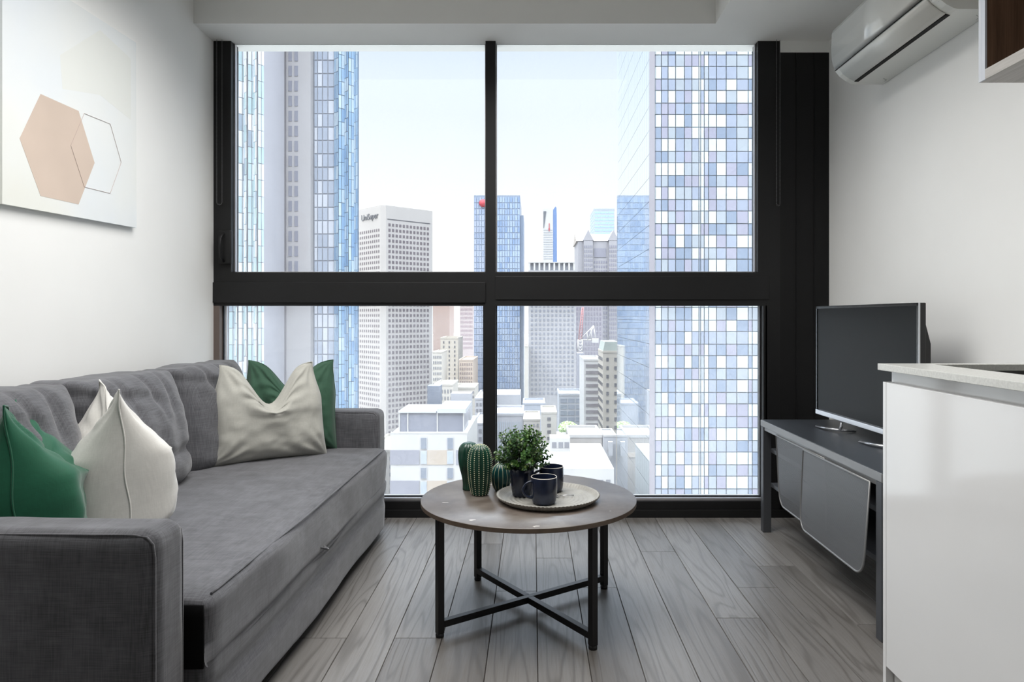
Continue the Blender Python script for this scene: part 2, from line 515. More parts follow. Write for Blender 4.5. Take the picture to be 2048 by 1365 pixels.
def chain(px0, px1, py1, label):
    t = MB()
    yy = YW - .02
    pts = []
    x0, x1 = Xat(px0, yy), Xat(px1, yy); zb = Zat(py1, yy); r = (x1 - x0) / 2
    zt = 2.743
    step = .0075
    z = zt
    path = []
    while z > zb + r: path.append((x0, z)); z -= step
    n = max(4, int(math.pi * r / step))
    for i in range(n + 1):
        a = math.pi + math.pi * i / n; path.append(((x0 + x1) / 2 + r * math.cos(a), zb + r + r * math.sin(a)))
    z = zb + r
    while z < zt: path.append((x1, z)); z += step
    for (x, z) in path:
        b = bmesh.new(); bmesh.ops.create_icosphere(b, subdivisions=1, radius=.0026)
        t.add(b, True, Matrix.Translation((x, yy, z)))
    t.tube([(p[0], yy, p[1]) for p in path[::3]], .0007, 4)
    o = t.build('blind_chain', M['chain'])
    tag(o, label, 'blind chain')
chain(433.5, 444, 410, 'looped beaded blind chain hanging against the left window jamb')
chain(1553, 1560, 412, 'looped beaded blind chain hanging against the right window jamb')

# ------------------------------------------------------------------ canvas on the left wall
def build_canvas():
    x = XL
    def wp(px, py):
        Y = F * (-XL - .022) / (CX - px); return (Y, H - (py - CY) / F * Y)
    A = (2.415, 1.541); B = (3.233, 1.563); Hh = .848
    root = thing('canvas_picture', (XL, (A[0] + B[0]) / 2, A[1]), 'large pale canvas with a peach hexagon hanging on the left wall', 'picture')
    t = NT('pale_wash_canvas')
    n = t.noise(1.3, 3, .5)
    t.color(t.ramp(n, [(.3, srgb(222, 228, 234)), (.55, srgb(230, 232, 230)), (.75, srgb(228, 228, 218))])); t.set(Roughness=.8)
    t.bump(t.noise(500, 2), .1, .001)
    cv = MB()
    q = [(A[0], A[1]), (B[0], B[1]), (B[0] - .004, B[1] + Hh), (A[0], A[1] + Hh)]
    cv.prism(q, 'x', x + .002, x + .022)
    cv.build('canvas', t.m, root)
    hx = [wp(*p) for p in ((81, 188), (157, 222), (189, 326), (157, 409), (81, 392), (39, 277))]
    MB().prism(hx, 'x', x + .022, x + .0226).build('painted_hexagon', plain('peach_paint', (206, 188, 174), .8, var=.06, scale=3), root, label='solid peach hexagon')
    ol = [wp(*p) for p in ((168, 227), (220, 248), (242, 325), (220, 387), (168, 374), (141, 291))]
    o = MB(); o.tube([(x + .0232, p[0], p[1]) for p in ol], .0009, 4, closed=True, smooth=False)
    o.build('painted_outline', plain('thin_grey_line', (188, 170, 165), .8), root, label='thin outlined hexagon')
    g = [wp(*p) for p in ((120, 110), (200, 60), (262, 118), (262, 240), (200, 190), (125, 178))]
    MB().prism([g[i] for i in (0, 1, 2, 3, 4, 5)], 'x', x + .022, x + .0222).build('faint_hexagon', plain('faint_cream_paint', (226, 228, 224), .8, var=.01), root, label='barely visible cream hexagon')
build_canvas()

# ------------------------------------------------------------------ soft goods
def soft_box(sx, sy, sz, r, cuts, shape=None, amp=.004, nscale=6, seed=0):
    """rounded box centred on x,y with base at z=0; shape(p, n) may move a point"""
    b = bmesh.new(); bmesh.ops.create_cube(b, size=2)
    bmesh.ops.subdivide_edges(b, edges=b.edges[:], cuts=cuts, use_grid_fill=True)
    h = Vector((sx / 2, sy / 2, sz / 2))
    def warp(u, hh):
        return u
    for v in b.verts:
        p = Vector((v.co.x * h.x, v.co.y * h.y, v.co.z * h.z))
        q = Vector(tuple(max(-(h[i] - r), min(h[i] - r, p[i])) for i in range(3)))
        d = p - q
        if d.length > 1e-9:
            # keep silhouettes: push to rounded shell
            p = q + d.normalized() * min(r, d.length if max(abs(d.x), abs(d.y), abs(d.z)) < r - 1e-6 else r)
        v.co = p
    b.normal_update()
    out = []
    for v in b.verts:
        p = v.co.copy(); n = v.normal.copy()
        q = Vector((p.x / h.x, p.y / h.y, p.z / h.z))
        if amp:
            w = noise.noise(p * nscale + Vector((seed, seed * 2, 3))) + .5 * noise.noise(p * nscale * 2.3 + Vector((seed, 1, seed)))
            p += n * amp * w
        if shape: p = shape(p, q, n)
        out.append(p)
    for v, p in zip(b.verts, out): v.co = p + Vector((0, 0, h.z))
    for f in b.faces: f.smooth = True
    return b

def gauss(x, s): return math.exp(-(x / s) ** 2)
def sstep(a, b, x):
    t = max(0, min(1, (x - a) / (b - a))); return t * t * (3 - 2 * t)

def build_sofa():
    ax0, ax1 = XL + .03, -.835
    ya, yb, yc, yd = 1.62, 1.765, 3.72, 3.88
    root = thing('sofa', ((ax0 + ax1) / 2, (ya + yd) / 2, 0), 'charcoal grey linen three seat sofa along the left wall', 'sofa')
    m = M['sofa']
    def arm(y0, y1):
        a = MB(); b = soft_box(ax1 - ax0, y1 - y0, .625, .038, 26, None, .0025, 5, y0)
        a.add(b, True, Matrix.Translation(((ax0 + ax1) / 2, (y0 + y1) / 2, .035)))
        o = a.build('armrest', m, root)
        # piping seam round both outer edges of the arm end
        s = MB()
        for yy in (y0 + .012, y1 - .012):
            zt = .648
            pts = [(ax1 - .008, yy, .06), (ax1 - .008, yy, .3), (ax1 - .008, yy, zt - .05), (ax1 - .012, yy, zt - .02), (ax1 - .026, yy, zt - .004), (ax1 - .06, yy, zt + .001), (ax1 - .4, yy, zt + .001), (ax0 + .08, yy, zt + .001)]
            s.tube(pts, .0028, 6)
        s.build('piping', m, o)
        return o
    arm(ya, yb); arm(yc, yd)
    # back frame
    bk = MB(); bk.add(soft_box(.16, yc - yb + .02, .68, .04, 14, None, .002), True, Matrix.Translation((ax0 + .08, (yb + yc) / 2, .06))); bk.build('back_frame', m, root)
    # base with front skirt
    def bshape(p, q, n):
        if q.x > .3:
            p.x += .010 * noise.noise(Vector((p.y * 1.7, p.z * 4, 2))) - .012 * gauss(q.z - .2 - .1 * math.sin(p.y * 2.5), .22)
            if q.z < -.5: p.z += .012 * math.sin(p.y * 6) * (-.5 - q.z)
        return p
    bs = MB(); bs.add(soft_box(.93, yc - yb - .004, .255, .02, 34, bshape, .003, 4), True, Matrix.Translation((-.791 - .465, (yb + yc) / 2, .05))); bs.build('base', m, root)
    # seat mattress
    def sshape(p, q, n):
        if q.z > 0:
            p.z += .018 * (1 - q.x ** 2) * (1 - .6 * q.y ** 2)
            p.z += .0035 * noise.noise(Vector((p.x * 3, p.y * 26, 1))) + .003 * noise.noise(Vector((p.x * 9, p.y * 9, 5)))
            p.z += .016 * sstep(-.2, 1, q.y)
        if q.x > .7 and q.z < -.3: p.x = max(p.x, .491)
        if q.x > .5:
            p.x += .012 * noise.noise(Vector((1, p.y * 3.1, p.z * 6)))
        return p
    st = MB(); st.add(soft_box(1.0, yc - yb - .006, .19, .035, 44, sshape, .002, 5), True, Matrix.Translation((-.785 - .5, (yb + yc) / 2, .262)))
    so = st.build('seat_cushion', m, root)
    s = MB(); pts = []
    for i in range(60):
        y = yb + .04 + (yc - yb - .08) * i / 59; q = (y - (yb + yc) / 2) / ((yc - yb) / 2)
        pts.append((-.7965 + .004 * noise.noise(Vector((1, y * 3.1, .5))), y, .4485 + .016 * sstep(-.2, 1, q)))
    s.tube(pts, .0032, 6); s.build('piping', m, so)
    tb = MB(); c = Vector((-.785, 2.62, .30)); tb.tube([c, c + Vector((.022, 0, -.004)), c + Vector((.025, .02, -.012)), c + Vector((.003, .035, -.006))], .004, 6)
    tb.build('pull_loop', m, root)
    end = MB(); end.add(soft_box(.14, .01, .16, .004, 4, None, 0), True, Matrix.Translation((-.865, yb + .001, .275))); end.build('seat_end_lining', M['blackfab'], so)
    ft = MB()
    for (x, y) in ((-.88, ya + .06), (-.88, yd - .06), (ax0 + .1, ya + .06), (ax0 + .1, yd - .06), (-.9, 2.76)):
        b_ = MB().lathe([(0, 0), (.022, 0), (.026, .045), (0, .045)], (x, y, 0), 16).build('foot', M['steel'], root)
    # three loose back cushions
    L = (yc - yb) / 3
    for i in range(3):
        yc_ = yb + L * (i + .5)
        def shp(p, q, n, i=i):
            t = (q.z + 1) / 2
            k = 1 + .10 * gauss(t - .18, .2) - .20 * sstep(.55, 1, t)
            # puffy middle, thinner seams at the sides
            puff = (1 - .8 * abs(q.y) ** 5)
            if q.x > 0:
                p.x = p.x * k * puff
                p.x += .022 * (1 - q.y ** 2) * (1 - (2 * t - 1) ** 2)
                p.x -= .020 * gauss(t - .34 + .05 * q.y + .03 * noise.noise(Vector((p.y * 6, i, 0))), .05) * sstep(-.9, .4, q.y)
                p.x -= .014 * gauss(t - .80 + .1 * q.y, .05) * sstep(.5, -.3, q.y)
            else: p.x = p.x * (1 - .1 * sstep(.6, 1, t))
            wr = noise.noise(Vector((p.y * 11 + i * 5, p.z * 3.5, i))) + .6 * noise.noise(Vector((p.y * 7 + p.z * 16, p.z * 4, i + 4)))
            p.x += (.012 if q.x > 0 else .004) * wr * (1 - .3 * t)
            # soft creases running down from the top edge
            p.x -= (.02 if q.x > .2 else 0) * sum(gauss(q.y - c - (1 - t) * dr, .05) for c, dr in ((-.45, .35), (.05, .28), (.45, -.2))) * sstep(.5, .85, t) * (1 if i != 1 else .8)
            ear = sstep(.75, 1, t) * sstep(.65, 1, abs(q.y))
            p.y += (1 if q.y > 0 else -1) * .028 * ear * (1.5 if q.y < 0 else .7)
            p.z += .010 * ear - .018 * sstep(.5, 1, t) * sstep(.4, 1, abs(q.y)) * (1 - ear) + .010 * noise.noise(Vector((p.y * 5, i * 3, 1))) * t
            # lean back a little
            p.x -= .05 * t
            return p
        c = MB(); c.add(soft_box(.30, L + .012, .475, .075, 46, shp, .003, 7, i * 3 + 1), True, Matrix.Translation((-1.585, yc_, .455)))
        o = c.build('back_cushion', m, root)
        s = MB()
        sg = MB()
    return root
build_sofa().rotation_euler.z = R(-1.35)

def pillow(w, h, t, mat, name, loc, yaw, lean, label, group=None, chop=.12, seed=1, wr=.010, ear_r=1.0, flop=0, pipe=None, roll=0, ear_in=.10, boxy=6, dark_side=None):
    """knife-edge cushion standing on its lower edge; local x = width, y = thickness, z = up"""
    N = 56
    root = thing(name, loc, label, 'cushion', group, rot=(lean, roll, yaw))
    bm = MB(); grid = {}
    def P(u, v, side):
        e = 1 - (1 - abs(u) ** 2.2) * .0
        # plan outline: edges draw in between the corners
        x = u * w / 2 * (1 - .05 * (1 - v * v))
        z = (v + 1) / 2 * h
        z += h * .03 * (1 - u * u) * (1 if v < 0 else -1) * abs(v) ** 3
        th = t / 2 * max(0, (1 - abs(u) ** boxy)) ** .55 * max(0, (1 - abs(v) ** (boxy * .7))) ** .6
        th *= (1 - .25 * sstep(0, 1, v)) if boxy < 10 else .06 + .94 * (1 - max(0, min(1, (v - .12) / .88))) ** 1.15
        # karate chop in the top edge
        g = gauss(u, .36)
        dz = chop * g * sstep(-.25, 1, v)
        z -= dz
        th += (t * .20 if boxy < 10 else t * .05) * g * gauss(v - .25, .45) * max(0, (1 - abs(v) ** 4))
        # ears lean inwards and get thin
        k = sstep(.2 if boxy < 10 else -.2, 1, v) * sstep(.3, 1, abs(u))
        x -= (1 if u > 0 else -1) * ear_in * w * k * (ear_r if u > 0 else 1)
        th *= 1 - .35 * k
        z += .03 * h * k
        # corner flop at the lower left
        if flop:
            kk = sstep(.6, 1, -v) * sstep(.6, 1, -u); x -= flop * kk
        y = side * th
        # creases fanning out of the corners and the chop
        q = Vector((x, z, 0))
        c = 0
        for (cu, cv, s0) in ((-1, 1, 1), (1, 1, 2), (-1, -1, 3), (1, -1, 4), (0, .75, 5)):
            dx, dz_ = (u - cu), (v - cv)
            r = math.hypot(dx, dz_); a = math.atan2(dz_, dx)
            c += math.sin(a * 13 + s0 * 2 + seed + 2 * noise.noise(Vector((a * 2, r * 2, seed + s0)))) * math.exp(-((r - .38) / .3) ** 2)
        c += 1.6 * noise.noise(Vector((u * 3.1 + seed, v * 3.1, side))) + .8 * noise.noise(Vector((u * 7 + seed, v * 7, side * 3)))
        edge = (1 - abs(u) ** 8) * (1 - abs(v) ** 8)
        y += side * wr * .6 * c * edge
        y += .05 * (v + 1) * .5 * 0
        return Vector((x, y, z))
    for side in (1, -1):
        for i in range(N + 1):
            for j in range(N + 1):
                u = math.sin((i / N - .5) * math.pi); v = math.sin((j / N - .5) * math.pi)
                if i in (0, N) or j in (0, N):
                    if side == -1: grid[(i, j, -1)] = grid[(i, j, 1)]; continue
                    p = P(u, v, 1); p.y = .004 * math.sin(u * 9 + v * 7 + seed)
                    grid[(i, j, 1)] = bm.bm.verts.new(p)
                else: grid[(i, j, side)] = bm.bm.verts.new(P(u, v, side))
    for side in (1, -1):
        for i in range(N):
            for j in range(N):
                bm._f([grid[(i, j, side)], grid[(i + 1, j, side)], grid[(i + 1, j + 1, side)], grid[(i, j + 1, side)]], True)
    per = [(i, 0) for i in range(N)] + [(N, j) for j in range(N)] + [(i, N) for i in range(N, 0, -1)] + [(0, j) for j in range(N, 0, -1)]
    loop = [grid[(i, j, 1)].co.copy() for i, j in per]
    zmin = min(v.co.z for v in bm.bm.verts)
    for v in bm.bm.verts: v.co.z -= zmin
    for p in loop: p.z -= zmin
    bm.build('cushion_cover', mat, root, local=True)
    s = MB(); s.tube(loop, .0028, 6, closed=True); s.build('seam_piping', pipe or mat, root, local=True)
    return root

g_n = 'cushions at the near arm of the sofa'
# right hand pair beside the far arm
pillow(.47, .45, .16, M['green2'], 'throw_cushion', (-1.25, 3.62, .468), R(8), R(-5), 'sage green cushion behind the oatmeal cushion at the far arm of the sofa', seed=3, chop=.12, ear_in=.05)
pillow(.53, .455, .17, M['linen2'], 'throw_cushion', (-1.245, 3.36, .465), R(36), R(-9), 'oatmeal cushion in front of the sage green one at the far arm', seed=8, chop=.17, flop=.03, ear_in=.09)
# near pair
pillow(.46, .455, .30, M['linen'], 'throw_cushion', (-1.375, 2.35, .462), R(128), R(-4), 'ivory cushion right of the emerald one behind the near armrest', seed=5, chop=.13, boxy=11, ear_in=.03, wr=.007)
pillow(.46, .455, .30, M['green'], 'throw_cushion', (-1.455, 2.03, .452), R(123), R(-5), 'emerald green cushion behind the near armrest at the left edge', seed=11, chop=.13, boxy=11, wr=.010, ear_in=.09)

# ------------------------------------------------------------------ coffee table and what stands on it
TC = Vector((-.017, 2.768, 0)); TR = .419; TZ = .447
def build_table():
    root = thing('coffee_table', TC, 'round slate brown coffee table on crossed black steel legs', 'coffee table')
    t = MB()
    t.lathe([(0, .018), (TR - .002, .018), (TR, .0165)], (TC.x, TC.y, TZ - .018), 128)
    t.mi = 1
    t.lathe([(TR, .0165), (TR, .0015), (TR - .002, 0), (0, 0)], (TC.x, TC.y, TZ - .018), 128)
    for f in t.bm.faces: f.smooth = True
    o = t.build('tabletop', [M['tabletop'], M['tableedge']], root)
    o.data.set_sharp_from_angle(angle=R(40)) if hasattr(o.data, 'set_sharp_from_angle') else None
    rl = .392; hw = .0125
    for a in (35.6, 125.0, 215.6, 305.0):
        c = Vector((TC.x + rl * math.cos(R(a)), TC.y + rl * math.sin(R(a)), 0))
        l = MB().box(-hw, hw, -hw, hw, .014, TZ - .019, .0015)
        lo = l.build('leg', M['steel'], root, local=True, loc=c - TC)
        lo.rotation_euler.z = R(a)
        MB().lathe([(0, 0), (.014, 0), (.0155, .003), (.0155, .012), (.010, .0145), (0, .0145)], (0, 0, 0), 20).build('foot', M['steel'], lo, local=True)
    for a, n in ((35.6, 'x'), (125.0, 'y')):
        b = MB(); L = rl - hw - .0005
        z0, z1 = (.034, .058)
        if n == 'x': b.box(-L, L, -hw, hw, z0, z1, .001)
        else:
            b.box(-L, -hw - .0005, -hw, hw, z0, z1, .001); b.box(hw + .0005, L, -hw, hw, z0, z1, .001)
        o = b.build('cross_bar', M['steel'], root, local=True, loc=(0, 0, 0)); o.rotation_euler.z = R(a)
        b = MB(); z0, z1 = (TZ - .031, TZ - .0185)
        if n == 'x': b.box(-L, L, -hw, hw, z0, z1, .001)
        else:
            b.box(-L, -hw - .0005, -hw, hw, z0, z1, .001); b.box(hw + .0005, L, -hw, hw, z0, z1, .001)
        o = b.build('top_support', M['steel'], root, local=True, loc=(0, 0, 0)); o.rotation_euler.z = R(a)
build_table()

TRAY = Vector((.058, 2.722, TZ + .0005))
def build_tray():
    prof = [(0, 0), (.168, 0), (.176, .002), (.190, .014), (.197, .0215), (.1975, .0235), (.195, .0245), (.190, .021), (.180, .0125), (.172, .0085)]
    r = .165
    while r > .012:
        prof.append((r, .0072 + .0016 * math.cos(r * 2 * math.pi / .0165))); r -= .0033
    prof.append((0, .0075))
    def fn(a, z, r): return 1 + (.016 * (math.cos(a * 84)) * sstep(.172, .190, r) if r > .172 and z > .001 else 0)
    t = MB().lathe(prof, (TRAY.x, TRAY.y, TRAY.z), 336, fn)
    o = t.build('serving_tray', M['tray'])
    tag(o, 'round stoneware tray with fluted rim on the coffee table', 'tray')
build_tray()
TZ2 = TRAY.z + .0093

def mug(x, y, ang, label):
    z = TZ2
    root = thing('mug', (x, y, z), label, 'mug', rot=(0, 0, ang))
    b = MB()
    prof = [(0, 0), (.036, 0), (.041, .002), (.0455, .012), (.0485, .03), (.0495, .06), (.0490, .092), (.0488, .0985)]
    b.lathe(prof, (0, 0, 0), 56)
    b.mi = 1
    b.lathe([(.0488, .0985), (.0478, .1003), (.0462, .0995)], (0, 0, 0), 56)
    b.mi = 0
    b.lathe([(.0462, .0995), (.0455, .06), (.044, .03), (.038, .009), (0, .006)], (0, 0, 0), 56)
    b.build('mug_body', [M['mug'], M['rimglaze']], root, local=True, label='navy glazed body with bare clay rim')
    pts = []
    for i in range(17):
        a = R(100 - i * 200 / 16)
        pts.append((.047 + .034 * max(-.05, math.cos(a)), 0, .054 + .030 * math.sin(a)))
    pts[0] = (.0475, 0, .083); pts[-1] = (.0465, 0, .022)
    MB().tube(pts, .0050, 10).build('handle', M['mug'], root, local=True)
mug(.041, 2.636, R(197), 'navy mug in front on the stoneware tray, handle to the left')
mug(.073, 2.822, R(200), 'navy mug standing behind the other mug on the tray')

def build_spoon():
    z = TZ2 + .002
    a = at(1149, 983, 2.72); 
    p0 = Vector((.158, 2.735, z + .002)); p1 = Vector((.098, 2.725, z + .0015))
    d = (p1 - p0).normalized()
    s = MB(); s.tube([p0, p0.lerp(p1, .5) + Vector((0, 0, .002)), p1], [.0028, .0018, .0015], 8)
    s.lathe([(0, 0), (.007, .0008), (.0095, .003), (.009, .0036), (.006, .0016), (0, .001)], (p1.x + d.x * .008, p1.y + d.y * .008, z - .0012), 20)
    o = s.build('teaspoon', M['silver'])
    tag(o, 'small silver teaspoon lying on the tray beside the mugs', 'spoon')
build_spoon()

def build_plant():
    c = Vector((-.044, 2.752, TZ2))
    root = thing('potted_plant', c, 'small leafy boxwood plant in a dark navy pot on the tray', 'plant')
    p = MB()
    p.lathe([(0, 0), (.034, 0), (.036, .002), (.041, .03), (.046, .075), (.0485, .108), (.047, .110), (.0455, .107), (.043, .08), (.040, .03), (0, .01)], c, 48)
    pot = p.build('pot', M['mug'], root)
    MB().lathe([(0, .096), (.0445, .096)], c, 32).build('soil', M['soil'], root)
    rnd = random.Random(21)
    cc = c + Vector((0, 0, .178))
    st = MB(); lf = MB(); lay = lf.bm.verts.layers.float.new('leaf')
    def leaf(pos, d, up, s, sh):
        d = d.normalized(); side = d.cross(up)
        if side.length < 1e-3: side = d.orthogonal()
        side.normalize(); n = side.cross(d).normalized()
        rows = [(0, .12), (.25, .8), (.55, 1.0), (.82, .68), (1.0, .1)]
        prev = None
        for (t, w) in rows:
            b = pos + d * s * t - n * s * .18 * t * t
            hw = s * .33 * w
            cur = [lf.bm.verts.new(b - side * hw + n * hw * .25), lf.bm.verts.new(b), lf.bm.verts.new(b + side * hw + n * hw * .25)]
            for v in cur: v[lay] = sh
            if prev:
                lf._f([prev[0], prev[1], cur[1], cur[0]], True); lf._f([prev[1], prev[2], cur[2], cur[1]], True)
            prev = cur
    for i in range(110):
        # sprigs fan out of the pot into an uneven ball
        th = rnd.uniform(0, 2 * math.pi); ph = math.acos(rnd.uniform(-.62, 1))
        dirn = Vector((math.sin(ph) * math.cos(th), math.sin(ph) * math.sin(th), math.cos(ph)))
        rad = .112 * rnd.uniform(.70, 1.10)
        end = cc + Vector((dirn.x * rad * 1.02, dirn.y * rad * 1.02, dirn.z * rad * .80))
        s0 = c + Vector((rnd.uniform(-.022, .022), rnd.uniform(-.022, .022), .09))
        mid = s0.lerp(end, .5) + Vector((0, 0, .012))
        pts = []
        for k in range(7):
            t = k / 6; pts.append(s0 * (1 - t) ** 2 + mid * 2 * t * (1 - t) + end * t * t)
        st.tube(pts, .0008, 4)
        n = 9
        for k in range(n):
            t = .42 + .58 * k / (n - 1)
            q = s0 * (1 - t) ** 2 + mid * 2 * t * (1 - t) + end * t * t
            tg = ((mid - s0) * 2 * (1 - t) + (end - mid) * 2 * t).normalized()
            ax = tg.orthogonal().normalized(); ax.rotate(Matrix.Rotation(k * R(90) + rnd.uniform(-.4, .4), 3, tg))
            for sgn in (1, -1):
                d = (ax * sgn * .85 + tg * .75).normalized()
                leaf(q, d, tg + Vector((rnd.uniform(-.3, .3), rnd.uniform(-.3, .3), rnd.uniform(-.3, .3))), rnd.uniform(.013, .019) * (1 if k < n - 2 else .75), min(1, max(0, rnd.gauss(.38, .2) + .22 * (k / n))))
        leaf(end, tg, ax, .009, min(1, rnd.uniform(.5, 1)))
    st.build('stems', M['stem'], root, kind='stuff')
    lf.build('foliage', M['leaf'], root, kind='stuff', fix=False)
build_plant()

def cactus(x, y, prof, ribs, depth, mat, label, line=None, dots=False, name='ceramic_cactus'):
    root = thing(name, (x, y, TZ + .0005), label, 'ornament')
    def fn(a, z, r): return 1 - depth * (1 - abs(math.cos(a * ribs / 2)) ** .8)
    # smooth profile
    pts = []
    n = len(prof)
    for i in range(n - 1):
        for k in range(4):
            t = k / 4
            p0 = prof[max(i - 1, 0)]; p1 = prof[i]; p2 = prof[i + 1]; p3 = prof[min(i + 2, n - 1)]
            f = lambda a, b, c, d: .5 * ((2 * b) + (-a + c) * t + (2 * a - 5 * b + 4 * c - d) * t * t + (-a + 3 * b - 3 * c + d) * t ** 3)
            pts.append((max(0, f(p0[0], p1[0], p2[0], p3[0])), f(p0[1], p1[1], p2[1], p3[1])))
    pts.append(prof[-1])
    MB().lathe([(0, 0)] + pts, (0, 0, 0), ribs * 10, fn).build('body', mat, root, local=True)
    if line:
        for k in range(ribs):
            a = 2 * math.pi * k / ribs
            path = [(math.cos(a) * (r + .0003), math.sin(a) * (r + .0003), z) for r, z in pts if r > .004]
            MB().tube(path, .0008, 5).build('rib_line', line, root, local=True)
    if dots:
        dm = MB(); b0 = bmesh.new(); bmesh.ops.create_icosphere(b0, subdivisions=1, radius=.0021)
        me = bpy.data.meshes.new('dot'); b0.to_mesh(me); b0.free(); me.materials.append(M['dot'])
        L = []
        for k in range(ribs):
            a = 2 * math.pi * k / ribs
            acc = 0
            for (r0, z0), (r1, z1) in zip(pts[:-1], pts[1:]):
                seg = math.hypot(r1 - r0, z1 - z0); s = 0
                while acc + (seg - s) >= .0082:
                    s += .0082 - acc; acc = 0
                    t = s / seg if seg else 0
                    r, z = r0 + (r1 - r0) * t, z0 + (z1 - z0) * t
                    if r > .003: L.append((math.cos(a) * (r + .0002), math.sin(a) * (r + .0002), z))
                acc += seg - s
        L.sort(key=lambda p: p[1])
        for p in L[:100]:
            o = bpy.data.objects.new('dot', me); COL.objects.link(o); o.parent = root; o.location = p
        for p in L[100:]:
            b = bmesh.new(); bmesh.ops.create_icosphere(b, subdivisions=1, radius=.0021); dm.add(b, True, Matrix.Translation(p))
        dm.build('dots', M['dot'], root, local=True, kind='stuff')
cactus(-.211, 2.80, [(.028, 0), (.034, .006), (.043, .045), (.0485, .10), (.047, .15), (.038, .18), (.022, .195), (0, .20)], 16, .10, M['cactus'], 'tall green ceramic cactus with rows of cream dots on the table', dots=True)
cactus(-.262, 2.883, [(.026, 0), (.026, .03), (.031, .06), (.041, .10), (.045, .14), (.040, .172), (.024, .19), (0, .196)], 12, .09, M['cactus'], 'smooth dark green ceramic cactus behind the dotted one', line=None)
cactus(-.130, 2.872, [(.022, 0), (.032, .012), (.040, .04), (.0415, .065), (.034, .09), (.018, .107), (0, .112)], 14, .07, M['cactus2'], 'round teal ceramic cactus with white rib lines beside the plant pot', line=M['dot'])

# ------------------------------------------------------------------ television bench and television
SX, SZ = 1.231, .60
def build_stand():
    y0, y1, x1 = 2.49, 3.815, XR - .004
    root = thing('tv_bench', ((SX + x1) / 2, (y0 + y1) / 2, 0), 'charcoal steel television bench with perforated doors by the right wall', 'tv bench')
    t = MB()
    t.box(SX, x1, y0, y1, SZ - .034, SZ - .002, .002); t.build('top_frame', M['standedge'], root, label='grey steel top frame')
    bx('bench_top', M['standtop'], root, SX + .004, x1 - .002, y0 + .004, y1 - .004, SZ - .003, SZ, label='slate blue top sheet')
    for (x, y) in ((SX + .0225, y0 + .0225), (SX + .0225, y1 - .0225), (x1 - .0225, y0 + .0225), (x1 - .0225, y1 - .0225)):
        bx('leg', M['stand'], root, x - .0215, x + .0215, y - .0215, y + .0215, 0, SZ - .0345, .002)
    for z in (.452, .268):
        s = MB(); s.box(SX + .04, x1 - .01, y0 + .05, y1 - .046, z - .022, z, .002); s.build('shelf', M['stand'], root)
    bx('back_panel', M['blackfab'], root, x1 - .009, x1 - .003, y0 + .046, y1 - .046, .22, SZ - .036)
    bx('door_rail', M['standedge'], root, SX + .006, SX + .012, y0 + .046, y1 - .046, SZ - .052, SZ - .035)
    def door(ya, yb, xt, xb, taper_a, taper_b):
        zt, zb = SZ - .047, .205
        r = .06
        out = []
        def pt(y, z):
            k = (zt - z) / (zt - zb)
            return (xt + (xb - xt) * k, y, z)
        a0, a1 = ya, ya + taper_a; b0, b1 = yb, yb - taper_b
        out.append((a0, zt))
        out.append((a0 + (a1 - a0) * .7, zb + r * 1.4))
        for i in range(7):
            a = math.pi + (math.pi / 2) * i / 6; out.append((a1 + r + r * math.cos(a), zb + r + r * math.sin(a)))
        for i in range(7):
            a = 1.5 * math.pi + (math.pi / 2) * i / 6; out.append((b1 - r + r * math.cos(a), zb + r + r * math.sin(a)))
        out.append((b0 + (b1 - b0) * .7, zb + r * 1.4)); out.append((b0, zt))
        P3 = [Vector(pt(y, z)) for y, z in out]
        d = MB(); A = [d.bm.verts.new(p) for p in P3]; d._f(A)
        r_ = bmesh.ops.extrude_face_region(d.bm, geom=d.bm.faces[:])
        for v in [g for g in r_['geom'] if isinstance(g, bmesh.types.BMVert)]: v.co.x += .0012
        o = d.build('door', M['sheet'], root, label='perforated steel door')
        MB().tube([p + Vector((.0005, 0, 0)) for p in P3], .0042, 8, closed=True).build('door_frame', M['standedge'], o)
    door(2.985, 3.575, SX + .002, SX + .016, .01, .012)
    door(2.56, 3.19, SX - .008, SX - .028, .012, .012)
build_stand()

